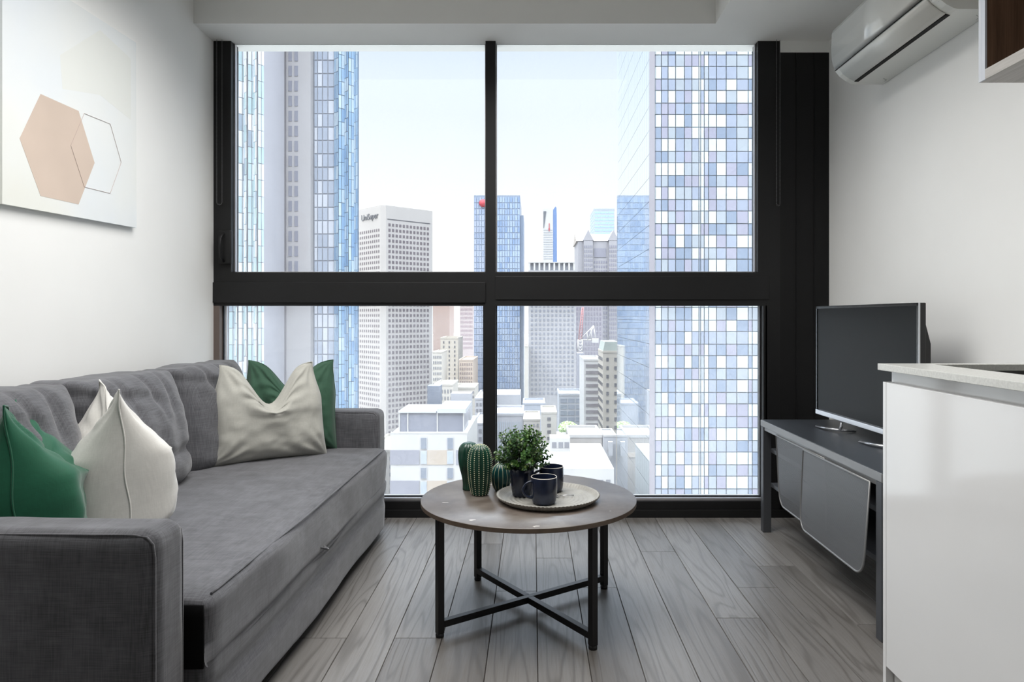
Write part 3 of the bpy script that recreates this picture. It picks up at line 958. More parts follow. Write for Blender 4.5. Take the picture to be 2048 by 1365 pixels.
def build_tv():
    a = Vector((1.455, 3.618, 0)); b = Vector((1.484, 2.71, 0))
    c = (a + b) / 2; wd = (a - b).length; yaw = math.atan2((b - a).y, (b - a).x)   # local x runs from far end to near end
    root = thing('television', (c.x, c.y, SZ + .0005), 'flat black television standing on the charcoal bench', 'television', rot=(0, 0, yaw))
    z0, z1 = .066, .608
    # with local x towards the viewer end, the screen faces local -y
    s = -1
    def L(name, m, x0, x1, y0, y1, za, zb, bev=0, par=None, **k):
        bq = MB().box(x0, x1, min(s * y0, s * y1), max(s * y0, s * y1), za, zb, bev)
        return bq.build(name, m, par or root, local=True, **k)
    h = wd / 2
    L('cabinet', M['bezel'], -h, h, -.028, -.002, z0, z1, .003)
    hb = MB(); hb.prism([(-.032, z0 + .05), (-.058, z0 + .09), (-.058, z1 - .16), (-.032, z1 - .06)], 'x', -h + .12, h - .02)
    for v in hb.bm.verts: v.co.y = -s * abs(v.co.y) if s < 0 else v.co.y
    hb.build('rear_housing', M['bezel'], root, local=True)
    L('screen', M['screen'], -h + .012, h - .012, -.002, .0, z0 + .02, z1 - .012)
    fb = MB(); e = .004
    fb.box(-h, h, min(0, s * .003), max(0, s * .003), z1 - .012, z1); fb.box(-h, -h + .012, min(0, s * .003), max(0, s * .003), z0, z1); fb.box(h - .012, h, min(0, s * .003), max(0, s * .003), z0, z1)
    fb.build('bezel', M['bezel'], root, local=True)
    L('lower_trim', M['silver'], -h, h, -.014, .006, z0 - .008, z0 + .016, .002, label='silver lower trim')
    L('side_trim', M['silver'], h - .0005, h + .001, -.004, .003, z0, z1)
    for fx in (-.20, .24):
        f = MB()
        f.tube([(fx, s * -.012, z0), (fx, s * -.008, .03), (fx, s * .0, .012)], .007, 8)
        f.tube([(fx - .015, s * -.085, .005), (fx, s * -.01, .012), (fx - .075, s * .035, .010), (fx - .17, s * .04, .0055)], [.005, .007, .0062, .005], 10)
        f.build('stand_foot', M['silver'], root, local=True, label='silver foot')
build_tv()

# ------------------------------------------------------------------ kitchen counter
KY, KX, KZ = 2.15, 1.0506, 1.011
def build_kitchen():
    yb = .35
    sx0 = 1.197
    wt = MB()
    z0, z1 = KZ - .020, KZ
    y_s1, y_s0, x_s1 = 2.105, 1.50, 1.60
    wt.box(KX, sx0, yb, KY, z0, z1, .0015); wt.box(x_s1, XR - .002, yb, KY, z0, z1, .0015)
    wt.box(sx0 - .001, x_s1 + .001, y_s1, KY, z0, z1, .0015); wt.box(sx0 - .001, x_s1 + .001, yb, y_s0, z0, z1, .0015)
    o = wt.build('worktop', M['quartz']); tag(o, 'pale speckled stone worktop on the white kitchen cabinet', 'worktop')
    sk = MB()
    zz = KZ - .19
    sk.box(sx0 - .012, sx0 - .001, y_s0, y_s1, zz, z0 - .0005); sk.box(x_s1, x_s1 + .012, y_s0, y_s1, zz, z0 - .0005)
    sk.box(sx0 - .012, x_s1 + .012, y_s1, y_s1 + .012, zz, z0 - .0005); sk.box(sx0 - .012, x_s1 + .012, y_s0 - .012, y_s0, zz, z0 - .0005)
    sk.box(sx0 - .012, x_s1 + .012, y_s0 - .012, y_s1 + .012, zz - .012, zz)
    o = sk.build('sink', M['sink']); tag(o, 'dark sink bowl set into the pale stone worktop', 'sink')
    px = 1.063
    root = thing('kitchen_cabinet', ((px + XR) / 2, (yb + KY) / 2, 0), 'glossy white handleless kitchen cabinet at the right edge', 'cabinet')
    bx('side_panel', M['gloss'], root, px, XR - .004, KY - .026, KY - .008, 0, .956, .001)
    bx('side_filler', M['gloss'], root, px + .026, XR - .004, KY - .030, KY - .010, .9565, z0 - .0005)
    body = MB(); body.box(px + .024, px + .042, yb, KY - .03, .02, z0 - .001)
    body.box(px + .042, XR - .004, yb, yb + .018, .02, z0 - .001); body.box(px + .042, XR - .004, yb + .018, KY - .03, .1, .118)
    body.build('carcass', M['gloss'], root)
    y = KY - .0275; ws = (.9, .88)
    for w_ in ws:
        bx('door', M['gloss'], root, px, px + .02, y - w_, y, .10, .955, .0012)
        y -= w_ + .003
    bx('plinth', M['alu'], root, px + .045, px + .06, yb, KY - .03, 0, .1)
build_kitchen()

def build_wall_cabinet():
    x0, y1, zb = 1.345, 2.128, 1.860
    root = thing('open_wall_cabinet', ((x0 + XR) / 2, y1 - .6, zb), 'open walnut lined wall cabinet with pale edges above the worktop', 'cabinet')
    t = .030; zt = ZS - .003; y0 = .6
    a = MB(); a.box(x0, x0 + .006, y1 - t, y1, zb, zt); a.build('side_edge', M['ashv'], root, label='pale laminate edge of the side panel')
    bx('side_panel', M['walnut'], root, x0 + .0062, XR - .003, y1 - t, y1, zb + t + .0003, zt)
    bx('bottom_panel', M['ash'], root, x0 + .0062, XR - .003, y0, y1, zb, zb + t, label='ash grey bottom panel')
    bx('bottom_edge', M['ash'], root, x0, x0 + .006, y0, y1 - t - .0003, zb, zb + t)
    bx('back_panel', M['walnut'], root, XR - .012, XR - .004, y0, y1 - t - .0003, zb + t + .0003, zt)
    bx('side_panel', M['walnut'], root, x0, XR - .013, y0, y0 + t, zb + t + .0003, zt)
    bx('top_panel', M['walnut'], root, x0, XR - .013, y0 + t + .0003, y1 - t - .0003, zt - t, zt)
    bx('shelf', M['walnut'], root, x0 + .02, XR - .013, y0 + t + .0003, y1 - t - .0003, 2.30, 2.318)
build_wall_cabinet()

def build_ac():
    y0, y1 = 2.59, 3.43
    root = thing('air_conditioner', (XR, (y0 + y1) / 2, 2.285), 'white split air conditioner high on the right wall', 'air conditioner')
    xr = XR - .003
    body = [(xr, 2.285), (1.560, 2.285), (1.545, 2.289), (1.520, 2.302), (1.490, 2.325), (1.470, 2.350), (1.4700, 2.540), (1.476, 2.556), (1.492, 2.566), (1.52, 2.570), (xr, 2.572)]
    b = MB().prism(body, 'y', y0, y1, False)
    o = b.build('housing', M['plastic'], root)
    fp = [(1.4695, 2.352), (1.458, 2.375), (1.4505, 2.41), (1.449, 2.46), (1.452, 2.53), (1.458, 2.546), (1.4695, 2.55)]
    MB().prism(fp, 'y', y0 + .004, y1 - .004, True).build('front_panel', M['plgloss'], root, label='glossy front panel')
    fl = [(1.5415, 2.2885), (1.519, 2.2995), (1.4885, 2.3225), (1.4715, 2.3455), (1.4680, 2.3425), (1.4855, 2.319), (1.517, 2.2955), (1.5400, 2.2855)]
    MB().prism(fl, 'y', y0 + .045, y1 - .05, True).build('air_flap', M['plastic'], root)
    bx('air_slot', M['slot'], root, 1.5435, 1.562, y0 + .05, y1 - .045, 2.2835, 2.2905)
    bx('flap_groove', M['slot'], root, 1.4665, 1.4695, y0 + .004, y1 - .004, 2.3485, 2.3512)
    for i, (dy, dz) in enumerate(((.012, 0), (.012, .012), (.012, .024), (.024, .0), (.024, .014), (.034, .006))):
        bx('indicator', plain('grey_print', (150, 150, 150), .5), root, 1.4790 + dz * .8, 1.4850 + dz * .8, y0 + dy, y0 + dy + .004, 2.3360 - dz * .75, 2.3385 - dz * .75)
    for yy in (y0 + .05, y1 - .09):
        MB().tube([(1.66, yy, 2.2848), (1.685, yy + .02, 2.2848), (1.685, yy + .04, 2.2848)], .0009, 4).build('clip_mark', plain('grey_print', (150, 150, 150), .5), root)
build_ac()

# ------------------------------------------------------------------ the city outside
GZ = -90.0
def ext(name, rgb, rough=.7, **k):
    rgb = tuple(int(c * .65) for c in rgb)
    return plain('facade_' + name, rgb, rough, var=k.pop('var', .04), scale=.08, **k)
def glassy(name, rgb, rough=.12, metal=.35):
    if name in MATS: return MATS[name]
    rgb = tuple(int(c * .79 + 6) for c in rgb)
    t = NT(name); c = srgb(*rgb); t.set(Roughness=max(rough, .12), Metallic=metal * .35)
    n = t.noise(.15, 2); t.color(t.mix(n, tuple(v * .85 for v in c[:3]) + (1,), tuple(min(1, v * 1.15) for v in c[:3]) + (1,)))
    n2 = t.noise(.35, 2, .5, None, 1.2); t.bump(n2, .12, .5)
    MATS[name] = t.m; return t.m

gr = MB(); gr.quad((-1500, 30, GZ), (1500, 30, GZ), (1500, 4000, GZ), (-1500, 4000, GZ)); gr.build('ground', ext('street', (190, 188, 184)), kind='structure', local=True)

def rect_windows(parent, root_loc, wins, mat, dep=.25, name='window', limit=100):
    """wins: (centre, U, N, w, h). The largest hundred become parts, the rest one part."""
    def size(q):
        c = q[0]; return -q[3] * q[4] / (c.y ** 2)
    wins = sorted(wins, key=size)
    cache = {}
    rest = MB(); nrest = 0
    for i, (c, U, N, w, h) in enumerate(wins):
        if i < limit:
            key = (round(U.x, 3), round(U.y, 3), round(w, 3), round(h, 3))
            if key not in cache:
                b = MB(); Z = Vector((0, 0, 1))
                P = [U * sx_ * w / 2 + Z * sz_ * h / 2 + N * sn * dep / 2 for sn in (-1, 1) for sx_, sz_ in ((-1, -1), (1, -1), (1, 1), (-1, 1))]
                V = [b.bm.verts.new(p) for p in P]
                for f in ((0, 1, 2, 3), (7, 6, 5, 4), (0, 4, 5, 1), (1, 5, 6, 2), (2, 6, 7, 3), (3, 7, 4, 0)): b._f([V[k] for k in f])
                bmesh.ops.recalc_face_normals(b.bm, faces=b.bm.faces[:])
                me = bpy.data.meshes.new(name); b.bm.to_mesh(me); b.bm.free(); me.materials.append(mat); cache[key] = me
            o = bpy.data.objects.new(name, cache[key]); COL.objects.link(o); o.parent = parent; o.location = c - root_loc
        else:
            Z = Vector((0, 0, 1)); nrest += 1
            P = [c + U * sx_ * w / 2 + Z * sz_ * h / 2 + N * sn * dep / 2 for sn in (-1, 1) for sx_, sz_ in ((-1, -1), (1, -1), (1, 1), (-1, 1))]
            V = [rest.bm.verts.new(p) for p in P]
            for f in ((7, 6, 5, 4), (0, 4, 5, 1), (1, 5, 6, 2), (2, 6, 7, 3), (3, 7, 4, 0)): rest._f([V[k] for k in f])
    if nrest: rest.build(name, mat, parent, kind='stuff')
    else: rest.bm.free()

def oriented_box(b, P0, U, N, w, d, z0, z1):
    """box with front-left corner P0, front along U, depth along -N"""
    c = [P0, P0 + U * w, P0 + U * w - N * d, P0 - N * d]
    lo = [b.bm.verts.new(Vector((p.x, p.y, z0))) for p in c]; hi = [b.bm.verts.new(Vector((p.x, p.y, z1))) for p in c]
    b._f(lo[::-1]); b._f(hi)
    for i in range(4): b._f([lo[i], lo[(i + 1) % 4], hi[(i + 1) % 4], hi[i]])

def face_windows(P0, U, N, w, z0, z1, nx, nz, fw, fh, margin=0.0, skip=None):
    out = []
    cw = (w - 2 * margin) / nx; ch = (z1 - z0) / nz
    for i in range(nx):
        for j in range(nz):
            if skip and skip(i, j): continue
            c = P0 + U * (margin + cw * (i + .5)); c = Vector((c.x, c.y, z0 + ch * (j + .5)))
            out.append((c, U, N, cw * fw, ch * fh))
    return out

UX, NF, NRT = Vector((1, 0, 0)), Vector((0, -1, 0)), Vector((1, 0, 0))
def block(label, cat, px0, px1, ytop, Y, depth, wall, win=None, wmat=None, ylow=1000, roof=None, name='building', group=None, side=True, parapet=True, ring=None):
    """axis-aligned building whose front face fills px0..px1, top at ytop; win=(nx, floor_px, fw, fh)"""
    x0, x1, zt = Xat(px0, Y), Xat(px1, Y), Zat(ytop, Y)
    root = thing(name, ((x0 + x1) / 2, Y + depth / 2, GZ), label, cat, group)
    loc = root.location.copy()
    b = MB(); b.box(x0, x1, Y, Y + depth, GZ, zt); b.build('walls', wall, root)
    rm = roof or wall
    r = MB()
    if parapet:
        e = (x1 - x0) * .03 + .2; hh = (x1 - x0) * .05 + .3
        r.box(x0 - .1, x1 + .1, Y - .15, Y + e, zt + .01, zt + hh); r.box(x0 - .1, x1 + .1, Y + depth - e, Y + depth, zt + .01, zt + hh)
        r.box(x0 - .1, x0 + e, Y + e, Y + depth - e, zt + .01, zt + hh); r.box(x1 - e, x1 + .1, Y + e, Y + depth - e, zt + .01, zt + hh)
        r.build('parapet', rm, root)
    else: r.bm.free()
    if win:
        nx, fpx, fw, fh = win
        zl = max(GZ + 3, Zat(ylow, Y)); nz = max(1, int((zt - zl) * F / Y / fpx)); fz = fpx * Y / F
        ws = face_windows(Vector((x0, Y, 0)), UX, NF, x1 - x0, zt - nz * fz - .3 * fz, zt - .3 * fz, nx, nz, fw, fh, (x1 - x0) * .03)
        if side:
            ns = max(1, int(depth / ((x1 - x0) / nx)))
            if (x1) < 0: ws += face_windows(Vector((x1, Y + depth, 0)), Vector((0, -1, 0)), Vector((1, 0, 0)), depth, zt - nz * fz - .3 * fz, zt - .3 * fz, ns, nz, fw, fh, depth * .03)
            if (x0) > 0: ws += face_windows(Vector((x0, Y, 0)), Vector((0, 1, 0)), Vector((-1, 0, 0)), depth, zt - nz * fz - .3 * fz, zt - .3 * fz, ns, nz, fw, fh, depth * .03)
        rect_windows(root, loc, ws, wmat, .3)
    return root, x0, x1, zt

WD = ext('window_dark', (112, 108, 114), .3)
WM = ext('window_mid', (150, 150, 158), .3)
WL = glassy('window_pale', (176, 186, 198))

def panel_face(parent, name, P0, U, N, cols, rows, mats, weights, gap, seed, tilt=.006, z_off=.25):
    """curtain wall: one mesh of separate panes over a backing"""
    rnd = random.Random(seed); b = MB()
    for j in range(len(rows) - 1):
        for i in range(len(cols) - 1):
            b.mi = rnd.choices(range(len(mats)), weights(i, j) if callable(weights) else weights)[0]
            u0, u1, z0, z1 = cols[i] + gap, cols[i + 1] - gap, rows[j] + gap, rows[j + 1] - gap
            ta, tb = rnd.uniform(-tilt, tilt) * (u1 - u0), rnd.uniform(-tilt, tilt) * (z1 - z0)
            q = []
            for (u, z, s, t) in ((u0, z0, -1, -1), (u1, z0, 1, -1), (u1, z1, 1, 1), (u0, z1, -1, 1)):
                p = P0 + U * u + N * (z_off + s * ta + t * tb); q.append((p.x, p.y, z))
            b.quad(*q)
    return b.build(name, mats, parent, fix=False)

# --- glass tower on the right: mirror side wall, mosaic front
def tower_right():
    Y = 121.0; x0 = Xat(1303, Y); d = 50.0
    root = thing('glass_tower', (x0 + 25, Y + d / 2, GZ), 'tall blue glass tower with mosaic of panes filling the right windows', 'building')
    x1 = x0 + 50
    back = ext('mullion_blue', (176, 190, 206), .4)
    b = MB(); b.box(x0 + .3, x1, Y + .3, Y + d, GZ, 90); b.build('core', back, root)
    bx('corner_post', ext('corner_post', (196, 192, 200), .5), root, x0 - .35, x0 + .5, Y - .35, Y + .28, GZ, 90)
    base = [0, 4.6, 13.4 + .6, 26, 40, 54, 71, 88, 102, 106, 112, 122, 138, 157, 178, 201, 209, 220]
    cx = [228, 262, 300, 343, 393, 435, 475, 485, 505, 530, 575, 630, 690, 755, 778, 810]
    px = [1230 + c / 2.843 for c in cx]
    while px[-1] < 1720: px += [px[-1] + w for w in (14, 16, 8, 13, 17, 15)]
    cols = [0.55] + [Xat(p, Y) - x0 for p in px]
    rows_px = []; y = 1260.0; k = 0
    y = 111 + 48.15 * 26
    while y > -560: rows_px.append(y); y -= (25.4 if k % 2 == 0 else 22.75); k += 1
    rows = [Zat(p, Y) for p in rows_px]
    mats = [glassy('pane_white', (204, 214, 218), .3, 0), glassy('pane_blue', (164, 174, 194), .1, .45), glassy('pane_violet', (166, 167, 186), .12, .4), glassy('pane_grey', (172, 181, 190), .15, .3), glassy('pane_deep', (142, 157, 180), .08, .5)]
    def wts(i, j):
        if j % 2 == 0: return [6, 2, 1, 2, 1]
        if 6 <= i <= 9: return [6, 0, 3, 3, 0]
        return [1, 5, 4, 3, 3]
    panel_face(root, 'glass_front', Vector((x0, Y, 0)), UX, NF, cols, rows, mats, wts, .07, 5, .004)
    t = NT('mirror_glazing'); t.set(Roughness=.03, Metallic=.9); t.b.inputs['Base Color'].default_value = (.84, .91, .95, 1)
    n = t.noise(1, 2, .5, t.mapped((1, .1, .02))); t.bump(n, .02, .3)
    sc = [i * 2.1 for i in range(24)]; sr = rows[::2]
    panel_face(root, 'mirror_side', Vector((x0, Y + .6, 0)), Vector((0, 1, 0)), Vector((-1, 0, 0)), sc, sr, [t.m], [1], .035, 9, .0003, .12)
tower_right()

# --- towers on the left
def tower_left():
    Y = 136.0
    x1 = Xat(528, Y); x0 = Xat(380, Y)
    x1 = Xat(521, Y)
    root = thing('glass_tower', ((x0 + x1) / 2, Y + 14, GZ), 'pale teal glass tower at the left edge of the windows', 'building')
    wallm = ext('lilac_white', (226, 222, 230))
    b = MB(); b.box(x0, x1, Y + 1.2, Y + 13, GZ, 95); b.build('core', wallm, root)
    teal = glassy('pane_teal', (190, 214, 220), .12, .4); blu = glassy('pane_pale', (206, 220, 230), .2, .25); wh = glassy('pane_milk', (228, 232, 238), .35, 0); gy = glassy('pane_smoke', (168, 182, 196), .12, .4)
    fl = 33 * Y / F
    # saw-tooth bays
    edges = [380, 400, 420, 440, 458, 468, 477, 487, 496, 506, 516, 524]
    for k in range(len(edges) - 1):
        a, c = edges[k], edges[k + 1]
        y_a, y_c = (Y - .2, Y + .9) if k % 2 == 0 else (Y + .5, Y - .4)
        A = Vector((Xat(a, Y), y_a, 0)); C = Vector((Xat(c, Y), y_c, 0)); U = (C - A).normalized(); N = Vector((U.y, -U.x, 0))
        rows = [GZ + fl * i + (fl * .3 if k % 2 else 0) for i in range(int((95 - GZ) / fl))]
        w = (C - A).length
        panel_face(root, 'glazed_bay', A, U, N, [0, w * .55, w] if k > 3 else [0, w * .35, w * .7, w], rows, [teal, blu, wh, gy], [4, 4, 4, 1] if k % 2 == 0 else [2, 4, 5, 1], .06, k + 30, .01, .12)
tower_left()

def tower_slab():
    Y = 150.0; X = lambda p: Xat(p, Y)
    root = thing('apartment_tower', ((X(525) + X(716)) / 2, Y + 15, GZ), 'tall tower with plain concrete slab and blue glazed side, left of the pale office block', 'building')
    loc = root.location.copy()
    mv = ext('lilac_concrete', (216, 210, 218)); lt = ext('light_concrete', (228, 224, 226)); gy = ext('grey_recess', (178, 182, 196))
    bx('concrete_slab', mv, root, X(530), X(573), Y, Y + 30, GZ, 100)
    bx('light_slab', lt, root, X(573) + .05, X(622), Y - .3, Y + 20, GZ, 100)
    bx('recessed_wall', gy, root, X(622) + .05, X(666), Y + 1.5, Y + 12, GZ, 100)
    fl = 30 * Y / F
    ws = []
    for j in range(60):
        z = Zat(545 - 12, Y) + fl * (j - 0)
        if z > 98: break
        for (a, c) in ((578, 585), (590, 597)):
            ws.append((Vector(((X(a) + X(c)) / 2, Y - .3, z)), UX, NF, X(c) - X(a), fl * .68))
    for j in range(1, 20):
        z = Zat(545 - 12, Y) - fl * j
        for (a, c) in ((578, 585), (590, 597)): ws.append((Vector(((X(a) + X(c)) / 2, Y - .3, z)), UX, NF, X(c) - X(a), fl * .68)) if z > Zat(600, Y) else None
    rect_windows(root, loc, ws, ext('window_lilac', (182, 182, 198), .3), .2)
    rows = [GZ + fl * .9 * i for i in range(int((100 - GZ) / (fl * .9)))]
    A = Vector((X(622) + .2, Y + 1.5, 0))
    panel_face(root, 'grey_glazing', A, UX, NF, [X(p) - A.x for p in (624, 631, 641, 652, 665)], rows, [glassy('pane_greyblue', (176, 186, 202), .15, .35), glassy('pane_mist', (204, 208, 218), .3, .1)], [3, 2], .12, 71, .006, .1)
    b = MB(); b.prism([(X(666), Y + 1.6), (X(714), Y + 1.6), (X(714) - .7, Y + 3.0), (X(668), Y + 10), (X(660), Y + 10)], 'z', GZ, 100); b.build('glazed_core', ext('blue_mullion', (160, 182, 208)), root)
    E = [666, 677, 687, 697, 706, 716]
    for k in range(5):
        a, c = E[k], E[k + 1]
        ya, yc = (Y + .9, Y - .1) if k % 2 == 0 else (Y - .1, Y + .9)
        A = Vector((X(a), ya, 0)); C = Vector((X(c), yc, 0)); U = (C - A).normalized(); N = Vector((U.y, -U.x, 0)); w = (C - A).length
        panel_face(root, 'glazed_bay', A, U, N, [0, w * .5, w], [r + (k % 3) * .8 for r in rows], [glassy('pane_sky', (170, 200, 228), .08, .5), glassy('pane_ice', (200, 218, 232), .15, .35), glassy('pane_cobalt', (150, 184, 220), .08, .55)], [3, 2, 2], .06, 80 + k, .012, .05)
tower_slab()

def tower_office():
    Y = 450.0; P = Vector((Xat(765, Y), Y, 0)); th = R(46.8)
    Ur = Vector((math.sin(th), math.cos(th), 0)); Ul = Vector((-math.cos(th), math.sin(th), 0))
    w = 38.5; zt = Zat(410, Y)
    root = thing('office_tower', (P.x, P.y + 27, GZ), 'cream office tower with square windows and a sign on its left face', 'building')
    loc = root.location.copy()
    wm = ext('cream_concrete', (226, 218, 212)); ch = 2.6
    # chamfered square plan
    pts = [P + Ur * ch, P + Ur * w, P + Ur * w + Ul * w, P + Ul * w, P + Ul * ch]
    b = MB(); lo = [b.bm.verts.new((p.x, p.y, GZ)) for p in pts]; hi = [b.bm.verts.new((p.x, p.y, zt)) for p in pts]
    b._f(lo[::-1]); b._f(hi)
    for i in range(5): b._f([lo[i], lo[(i + 1) % 5], hi[(i + 1) % 5], hi[i]])
    b.build('walls', wm, root)
    fl = 10.75 * Y / F; z1 = Zat(443, Y); nz = 44; z0 = z1 - nz * fl
    Nr = Vector((Ur.y, -Ur.x, 0)); Nl = Vector((-Ul.y, Ul.x, 0))
    if Nl.y > 0: Nl = -Nl
    if Nr.y > 0: Nr = -Nr
    ws = face_windows(P + Ur * (ch + 1.2), Ur, Nr, w - ch - 3.5, z0, z1, 12, nz, .58, .52)
    ws += face_windows(P + Ul * (ch + .6), Ul, Nl, w - ch - 2.5, z0, z1 - fl, 13, nz - 1, .5, .5)
    rect_windows(root, loc, ws, ext('window_taupe', (138, 126, 130), .3), .3)
    st = MB(); q = P + Ur * (ch + 1.0) ; A = q + Nr * .15
    oriented_box(st, A, Ur, Nr, w - ch - 3, .3, Zat(438, Y), Zat(436.5, Y)); st.build('dark_line', WD, root)  # thin dark strip across the right face, above the windows
    an = MB(); an.tube([P + Ur * 18 + Ul * 15 + Vector((0, 0, zt)), P + Ur * 18 + Ul * 15 + Vector((0, 0, zt + 5))], .25, 6); an.build('antenna', wm, root)
    # the name on the left face
    cu = bpy.data.curves.new('sign_text', 'FONT'); cu.body = 'UniSuper'; cu.size = 5.6; cu.extrude = .12; cu.space_character = 1.02
    to = bpy.data.objects.new('tmp_text', cu); COL.objects.link(to)
    dg = bpy.context.evaluated_depsgraph_get()
    me = bpy.data.meshes.new_from_object(to.evaluated_get(dg)); bpy.data.objects.remove(to)
    so = bpy.data.objects.new('sign_lettering', me); COL.objects.link(so); me.materials.clear(); me.materials.append(ext('sign_grey', (110, 110, 116)))
    so.parent = root
    # text runs towards the corner: reading direction is -Ul
    xw = max(v.co.x for v in me.vertices)
    start = P + Ul * (ch + 2.2 + xw) + Nl * .3; start.z = Zat(434.5, Y)
    so.location = start - loc
    X_ = -Ul; Y_ = Vector((0, 0, 1)); Z_ = X_.cross(Y_)
    so.rotation_euler = Matrix((X_, Y_, Z_)).transposed().to_euler()
tower_office()

# --- blue glass tower behind the central mullion
def tower_mid():
    Y = 400.0; x0, x1, zt = Xat(948, Y), Xat(1040, Y), Zat(391, Y)
    root = thing('glass_tower', ((x0 + x1) / 2, Y + 25, GZ), 'blue glass office tower seen either side of the central mullion', 'building')
    core = ext('slate_mullion', (168, 184, 208), .4)
    bx('core', core, root, x0, x1, Y, Y + 50, GZ, zt)
    bx('lower_wing', core, root, x1 + .1, Xat(1047, Y), Y + 2, Y + 40, GZ, Zat(430, Y))
    xm = Xat(984, Y)
    rows = [GZ + 3.4 * i for i in range(int((zt - GZ) / 3.4) + 1)]
    panel_face(root, 'glass_front', Vector((x0, Y, 0)), UX, NF, [i * (xm - x0) / 7 for i in range(8)], rows, [glassy('pane_steel', (158, 170, 194), .12, .4), glassy('pane_steel2', (172, 180, 200), .15, .3)], [1, 1], .16, 61, .004, .2)
    panel_face(root, 'glass_front', Vector((xm, Y, 0)), UX, NF, [i * (x1 - xm) / 11 for i in range(12)], rows, [glassy('pane_azure', (150, 172, 204), .1, .45), glassy('pane_azure2', (166, 184, 210), .1, .4), glassy('pane_azure3', (136, 160, 196), .1, .5)], [3, 3, 1], .16, 62, .004, .2)
    b = MB(); b.lathe([(0, 0), (2.2, 0), (2.2, .4), (0, .4)], (0, 0, 0), 24); o = b.build('round_logo', ext('logo_red', (235, 70, 84)), root, local=True, label='red round logo')
    o.location = Vector((Xat(966, Y), Y - .4, Zat(407, Y))) - root.location; o.rotation_euler = (R(90), 0, 0)
tower_mid()

# --- gabled tower
def tower_gabled():
    Y = 470.0; X = lambda p: Xat(p, Y); Z = lambda p: Zat(p, Y)
    root = thing('gabled_tower', ((X(1153) + X(1238)) / 2, Y + 20, GZ), 'pale stone tower with pitched roof and pointed gables', 'building')
    loc = root.location.copy()
    wm = ext('pale_stone', (204, 200, 206)); rf = ext('buff_roof', (220, 208, 196))
    bx('walls', wm, root, X(1156), X(1240), Y, Y + 40, GZ, Z(482))
    r = MB(); r.prism([(Y - .5, Z(482)), (Y + 18, Z(462)), (Y + 22, Z(462)), (Y + 40.5, Z(482))], 'x', X(1153), X(1242)); r.build('roof', rf, root)
    for c in (1176, 1226):
        g = MB(); g.prism([(X(c - 11), Z(482)), (X(c + 11), Z(482)), (X(c), Z(461))], 'y', Y - 2.5, Y + 16); g.box(X(c - 9), X(c + 9), Y - 2.4, Y - .05, GZ, Z(482.2)); g.build('gable_bay', wm, root)
    bx('louvre_panel', ext('louvre', (176, 174, 188)), root, X(1188), X(1212), Y - .3, Y - .02, Z(515), Z(497))
    ws = []
    for c in (1176, 1226):
        ws += face_windows(Vector((X(c - 9), Y - 2.45, 0)), UX, NF, X(c + 9) - X(c - 9), Z(760), Z(490), 5, 30, .4, .6)
    ws += face_windows(Vector((X(1187), Y, 0)), UX, NF, X(1215) - X(1187), Z(760), Z(520), 6, 26, .5, .5)
    rect_windows(root, loc, ws, ext('window_mauve', (172, 170, 188), .3), .3)
tower_gabled()

# --- slender white tower
def tower_slender():
    Y = 800.0; X = lambda p: Xat(p, Y); Z = lambda p: Zat(p, Y)
    root = thing('slender_tower', ((X(1086) + X(1114)) / 2, Y + 12, GZ), 'slender white tower with blue side standing alone on the skyline', 'building')
    loc = root.location.copy()
    wm = ext('white_render', (240, 238, 236)); bl = ext('side_blue', (124, 158, 214), .4)
    bx('walls', wm, root, X(1086), X(1106), Y, Y + 22, GZ, Z(417))
    s = MB(); s.prism([(X(1106) + .1, GZ), (X(1115), GZ), (X(1113.5), Z(430)), (X(1113), Z(416)), (X(1111), Z(413)), (X(1106) + .1, Z(420))], 'y', Y, Y + 22); s.build('blue_side', bl, root, label='blue glass side')
    s = MB(); s.prism([(X(1087), Z(456)), (X(1088), Z(456)), (X(1092.5), Z(423)), (X(1087), Z(423))], 'y', Y - .6, Y - .02); s.build('dark_wedge', ext('wedge_grey', (120, 124, 132)), root, label='dark wedge shaped window')
    ws = face_windows(Vector((X(1087), Y, 0)), UX, NF, X(1105.5) - X(1087), Z(520), Z(458), 1, 13, .96, .35)
    rect_windows(root, loc, ws, ext('slat_grey', (206, 208, 214)), .4, 'window_band')
    s = MB(); s.box(X(1097.8), X(1099), Y - .8, Y - .1, Z(463), Z(447)); s.box(X(1097), X(1099.6), Y - .9, Y - .1, Z(459.5), Z(457)); s.build('red_mark', ext('logo_red', (235, 70, 84)), root, label='small red mark')
tower_slender()

G1 = 'distant blocks'
pink = ext('salmon', (228, 198, 184)); beige = ext('beige', (226, 214, 198)); cream = ext('cream', (236, 228, 216)); white = ext('white', (240, 238, 234)); grey = ext('grey', (196, 198, 206)); lgrey = ext('pale_grey', (216, 216, 222)); ochre = ext('ochre', (222, 200, 172)); brick = ext('brick_pink', (196, 160, 152)); roofw = ext('roof_white', (238, 240, 246)); dglass = glassy('pane_dark', (120, 128, 142), .15, .2)
stone = ext('stone_grey', (200, 194, 192))
block('salmon pink tower right of the cream office tower', 'building', 866, 899, 577, 540, 30, pink, None)
block('pink and white dotted tower left of the central mullion', 'building', 920, 946, 570, 660, 40, ext('rose_white', (232, 214, 212)), (9, 8.5, .5, .5), ext('window_rose', (196, 170, 178), .3), 700, side=False)
block('beige block with a projecting cornice in front of the pink tower', 'building', 881, 916, 678, 370, 25, beige, (3, 9, .22, .5), WD, 800, side=False)
block('peach block with grouped windows left of the central mullion', 'building', 918, 946, 722, 340, 30, ext('peach', (232, 210, 190)), (6, 9, .55, .55), ext('window_brown', (170, 150, 142), .3), 800, side=False)
block('low cream block of small windows beside the cream office tower', 'building', 865, 884, 706, 330, 20, cream, (5, 11, .5, .5), WM, 800, side=False)
